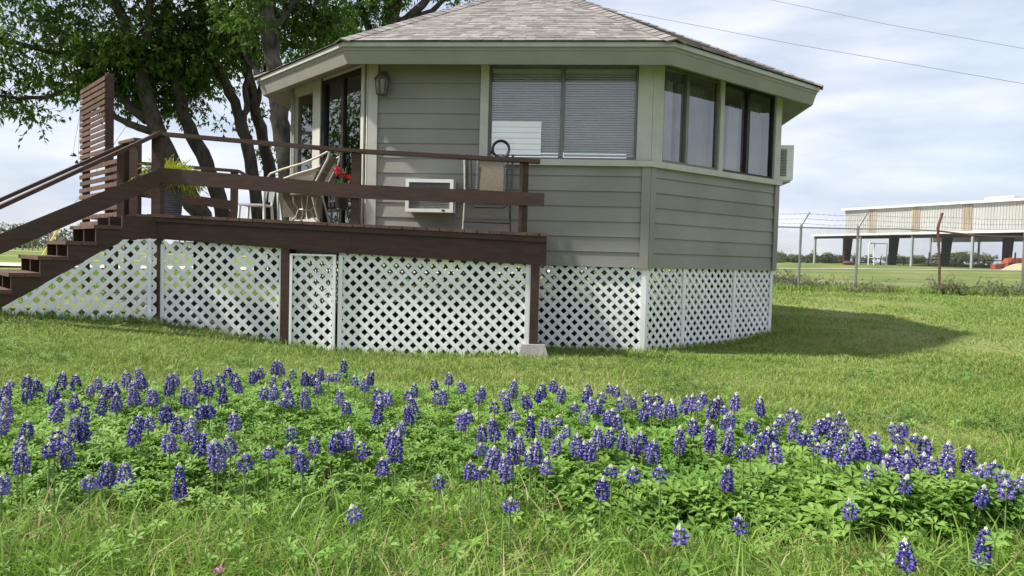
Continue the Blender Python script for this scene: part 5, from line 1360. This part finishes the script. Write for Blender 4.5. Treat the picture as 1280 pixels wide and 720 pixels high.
# ------------------------------------------------------------------ camera, sun, sky
cam = bpy.data.cameras.new('camera'); co = bpy.data.objects.new('camera', cam); COL.objects.link(co); SC.camera = co
cam.sensor_width = 36; cam.lens = FPX/1280*36; cam.clip_end = 5000; cam.clip_start = .05
fwd = Vector((0, cp_, -sp_)); upv = Vector((0, sp_, cp_)); rt_ = Vector((1, 0, 0))
cx_ = rt_*cr_+upv*sr_; cy_ = upv*cr_-rt_*sr_
mw_ = Matrix((cx_, cy_, -fwd)).transposed().to_4x4(); mw_.translation = Vector((0, 0, CAMZ)); co.matrix_world = mw_
SUN = Vector((-2.5, -.46, 3.35)).normalized()
sl = bpy.data.lights.new('sun', 'SUN'); sl.energy = 4.6; sl.angle = math.radians(2.6); sl.color = (1.0, .955, .87)
so = bpy.data.objects.new('sun', sl); COL.objects.link(so); so.rotation_euler = SUN.to_track_quat('Z', 'Y').to_euler()
w = bpy.data.worlds.new('World'); SC.world = w; w.use_nodes = True
nt = w.node_tree; N = nt.nodes; L = nt.links; bg = N['Background']
sky = N.new('ShaderNodeTexSky'); sky.sky_type = 'NISHITA'; sky.sun_disc = False
sky.sun_elevation = math.asin(SUN.z); sky.sun_rotation = math.atan2(SUN.x, SUN.y); sky.air_density = 1.0; sky.dust_density = 1.6
tc = N.new('ShaderNodeTexCoord')
mp = N.new('ShaderNodeMapping'); mp.inputs['Scale'].default_value = (1, 1, 5.0); L.new(tc.outputs['Generated'], mp.inputs['Vector'])
nz = N.new('ShaderNodeTexNoise'); nz.inputs['Scale'].default_value = 2.2; nz.inputs['Detail'].default_value = 7; nz.inputs['Roughness'].default_value = .52; nz.inputs['Distortion'].default_value = .4
L.new(mp.outputs['Vector'], nz.inputs['Vector'])
rp = N.new('ShaderNodeValToRGB'); rp.color_ramp.elements[0].position = .38; rp.color_ramp.elements[1].position = .62
rp.color_ramp.elements[0].color = (.62, .62, .62, 1); rp.color_ramp.elements[1].color = (.96, .96, .96, 1)
L.new(nz.outputs['Fac'], rp.inputs['Fac'])
n2 = N.new('ShaderNodeTexNoise'); n2.inputs['Scale'].default_value = 4.5; n2.inputs['Detail'].default_value = 6; L.new(mp.outputs['Vector'], n2.inputs['Vector'])
r2 = N.new('ShaderNodeValToRGB'); r2.color_ramp.elements[0].position = .35; r2.color_ramp.elements[1].position = .7
r2.color_ramp.elements[0].color = (4.2, 4.65, 5.7, 1); r2.color_ramp.elements[1].color = (6.7, 6.9, 7.35, 1); L.new(n2.outputs['Fac'], r2.inputs['Fac'])
mx = N.new('ShaderNodeMix'); mx.data_type = 'RGBA'; L.new(rp.outputs['Color'], mx.inputs['Factor']); L.new(sky.outputs['Color'], mx.inputs['A']); L.new(r2.outputs['Color'], mx.inputs['B'])
L.new(mx.outputs['Result'], bg.inputs['Color']); bg.inputs['Strength'].default_value = .1
SC.view_settings.view_transform = 'Standard'; SC.view_settings.look = 'None'; SC.view_settings.exposure = .72; SC.view_settings.gamma = 1
SC.view_settings.use_curve_mapping = False
SC.cycles.max_bounces = 8; SC.cycles.transparent_max_bounces = 12; SC.cycles.use_denoising = True
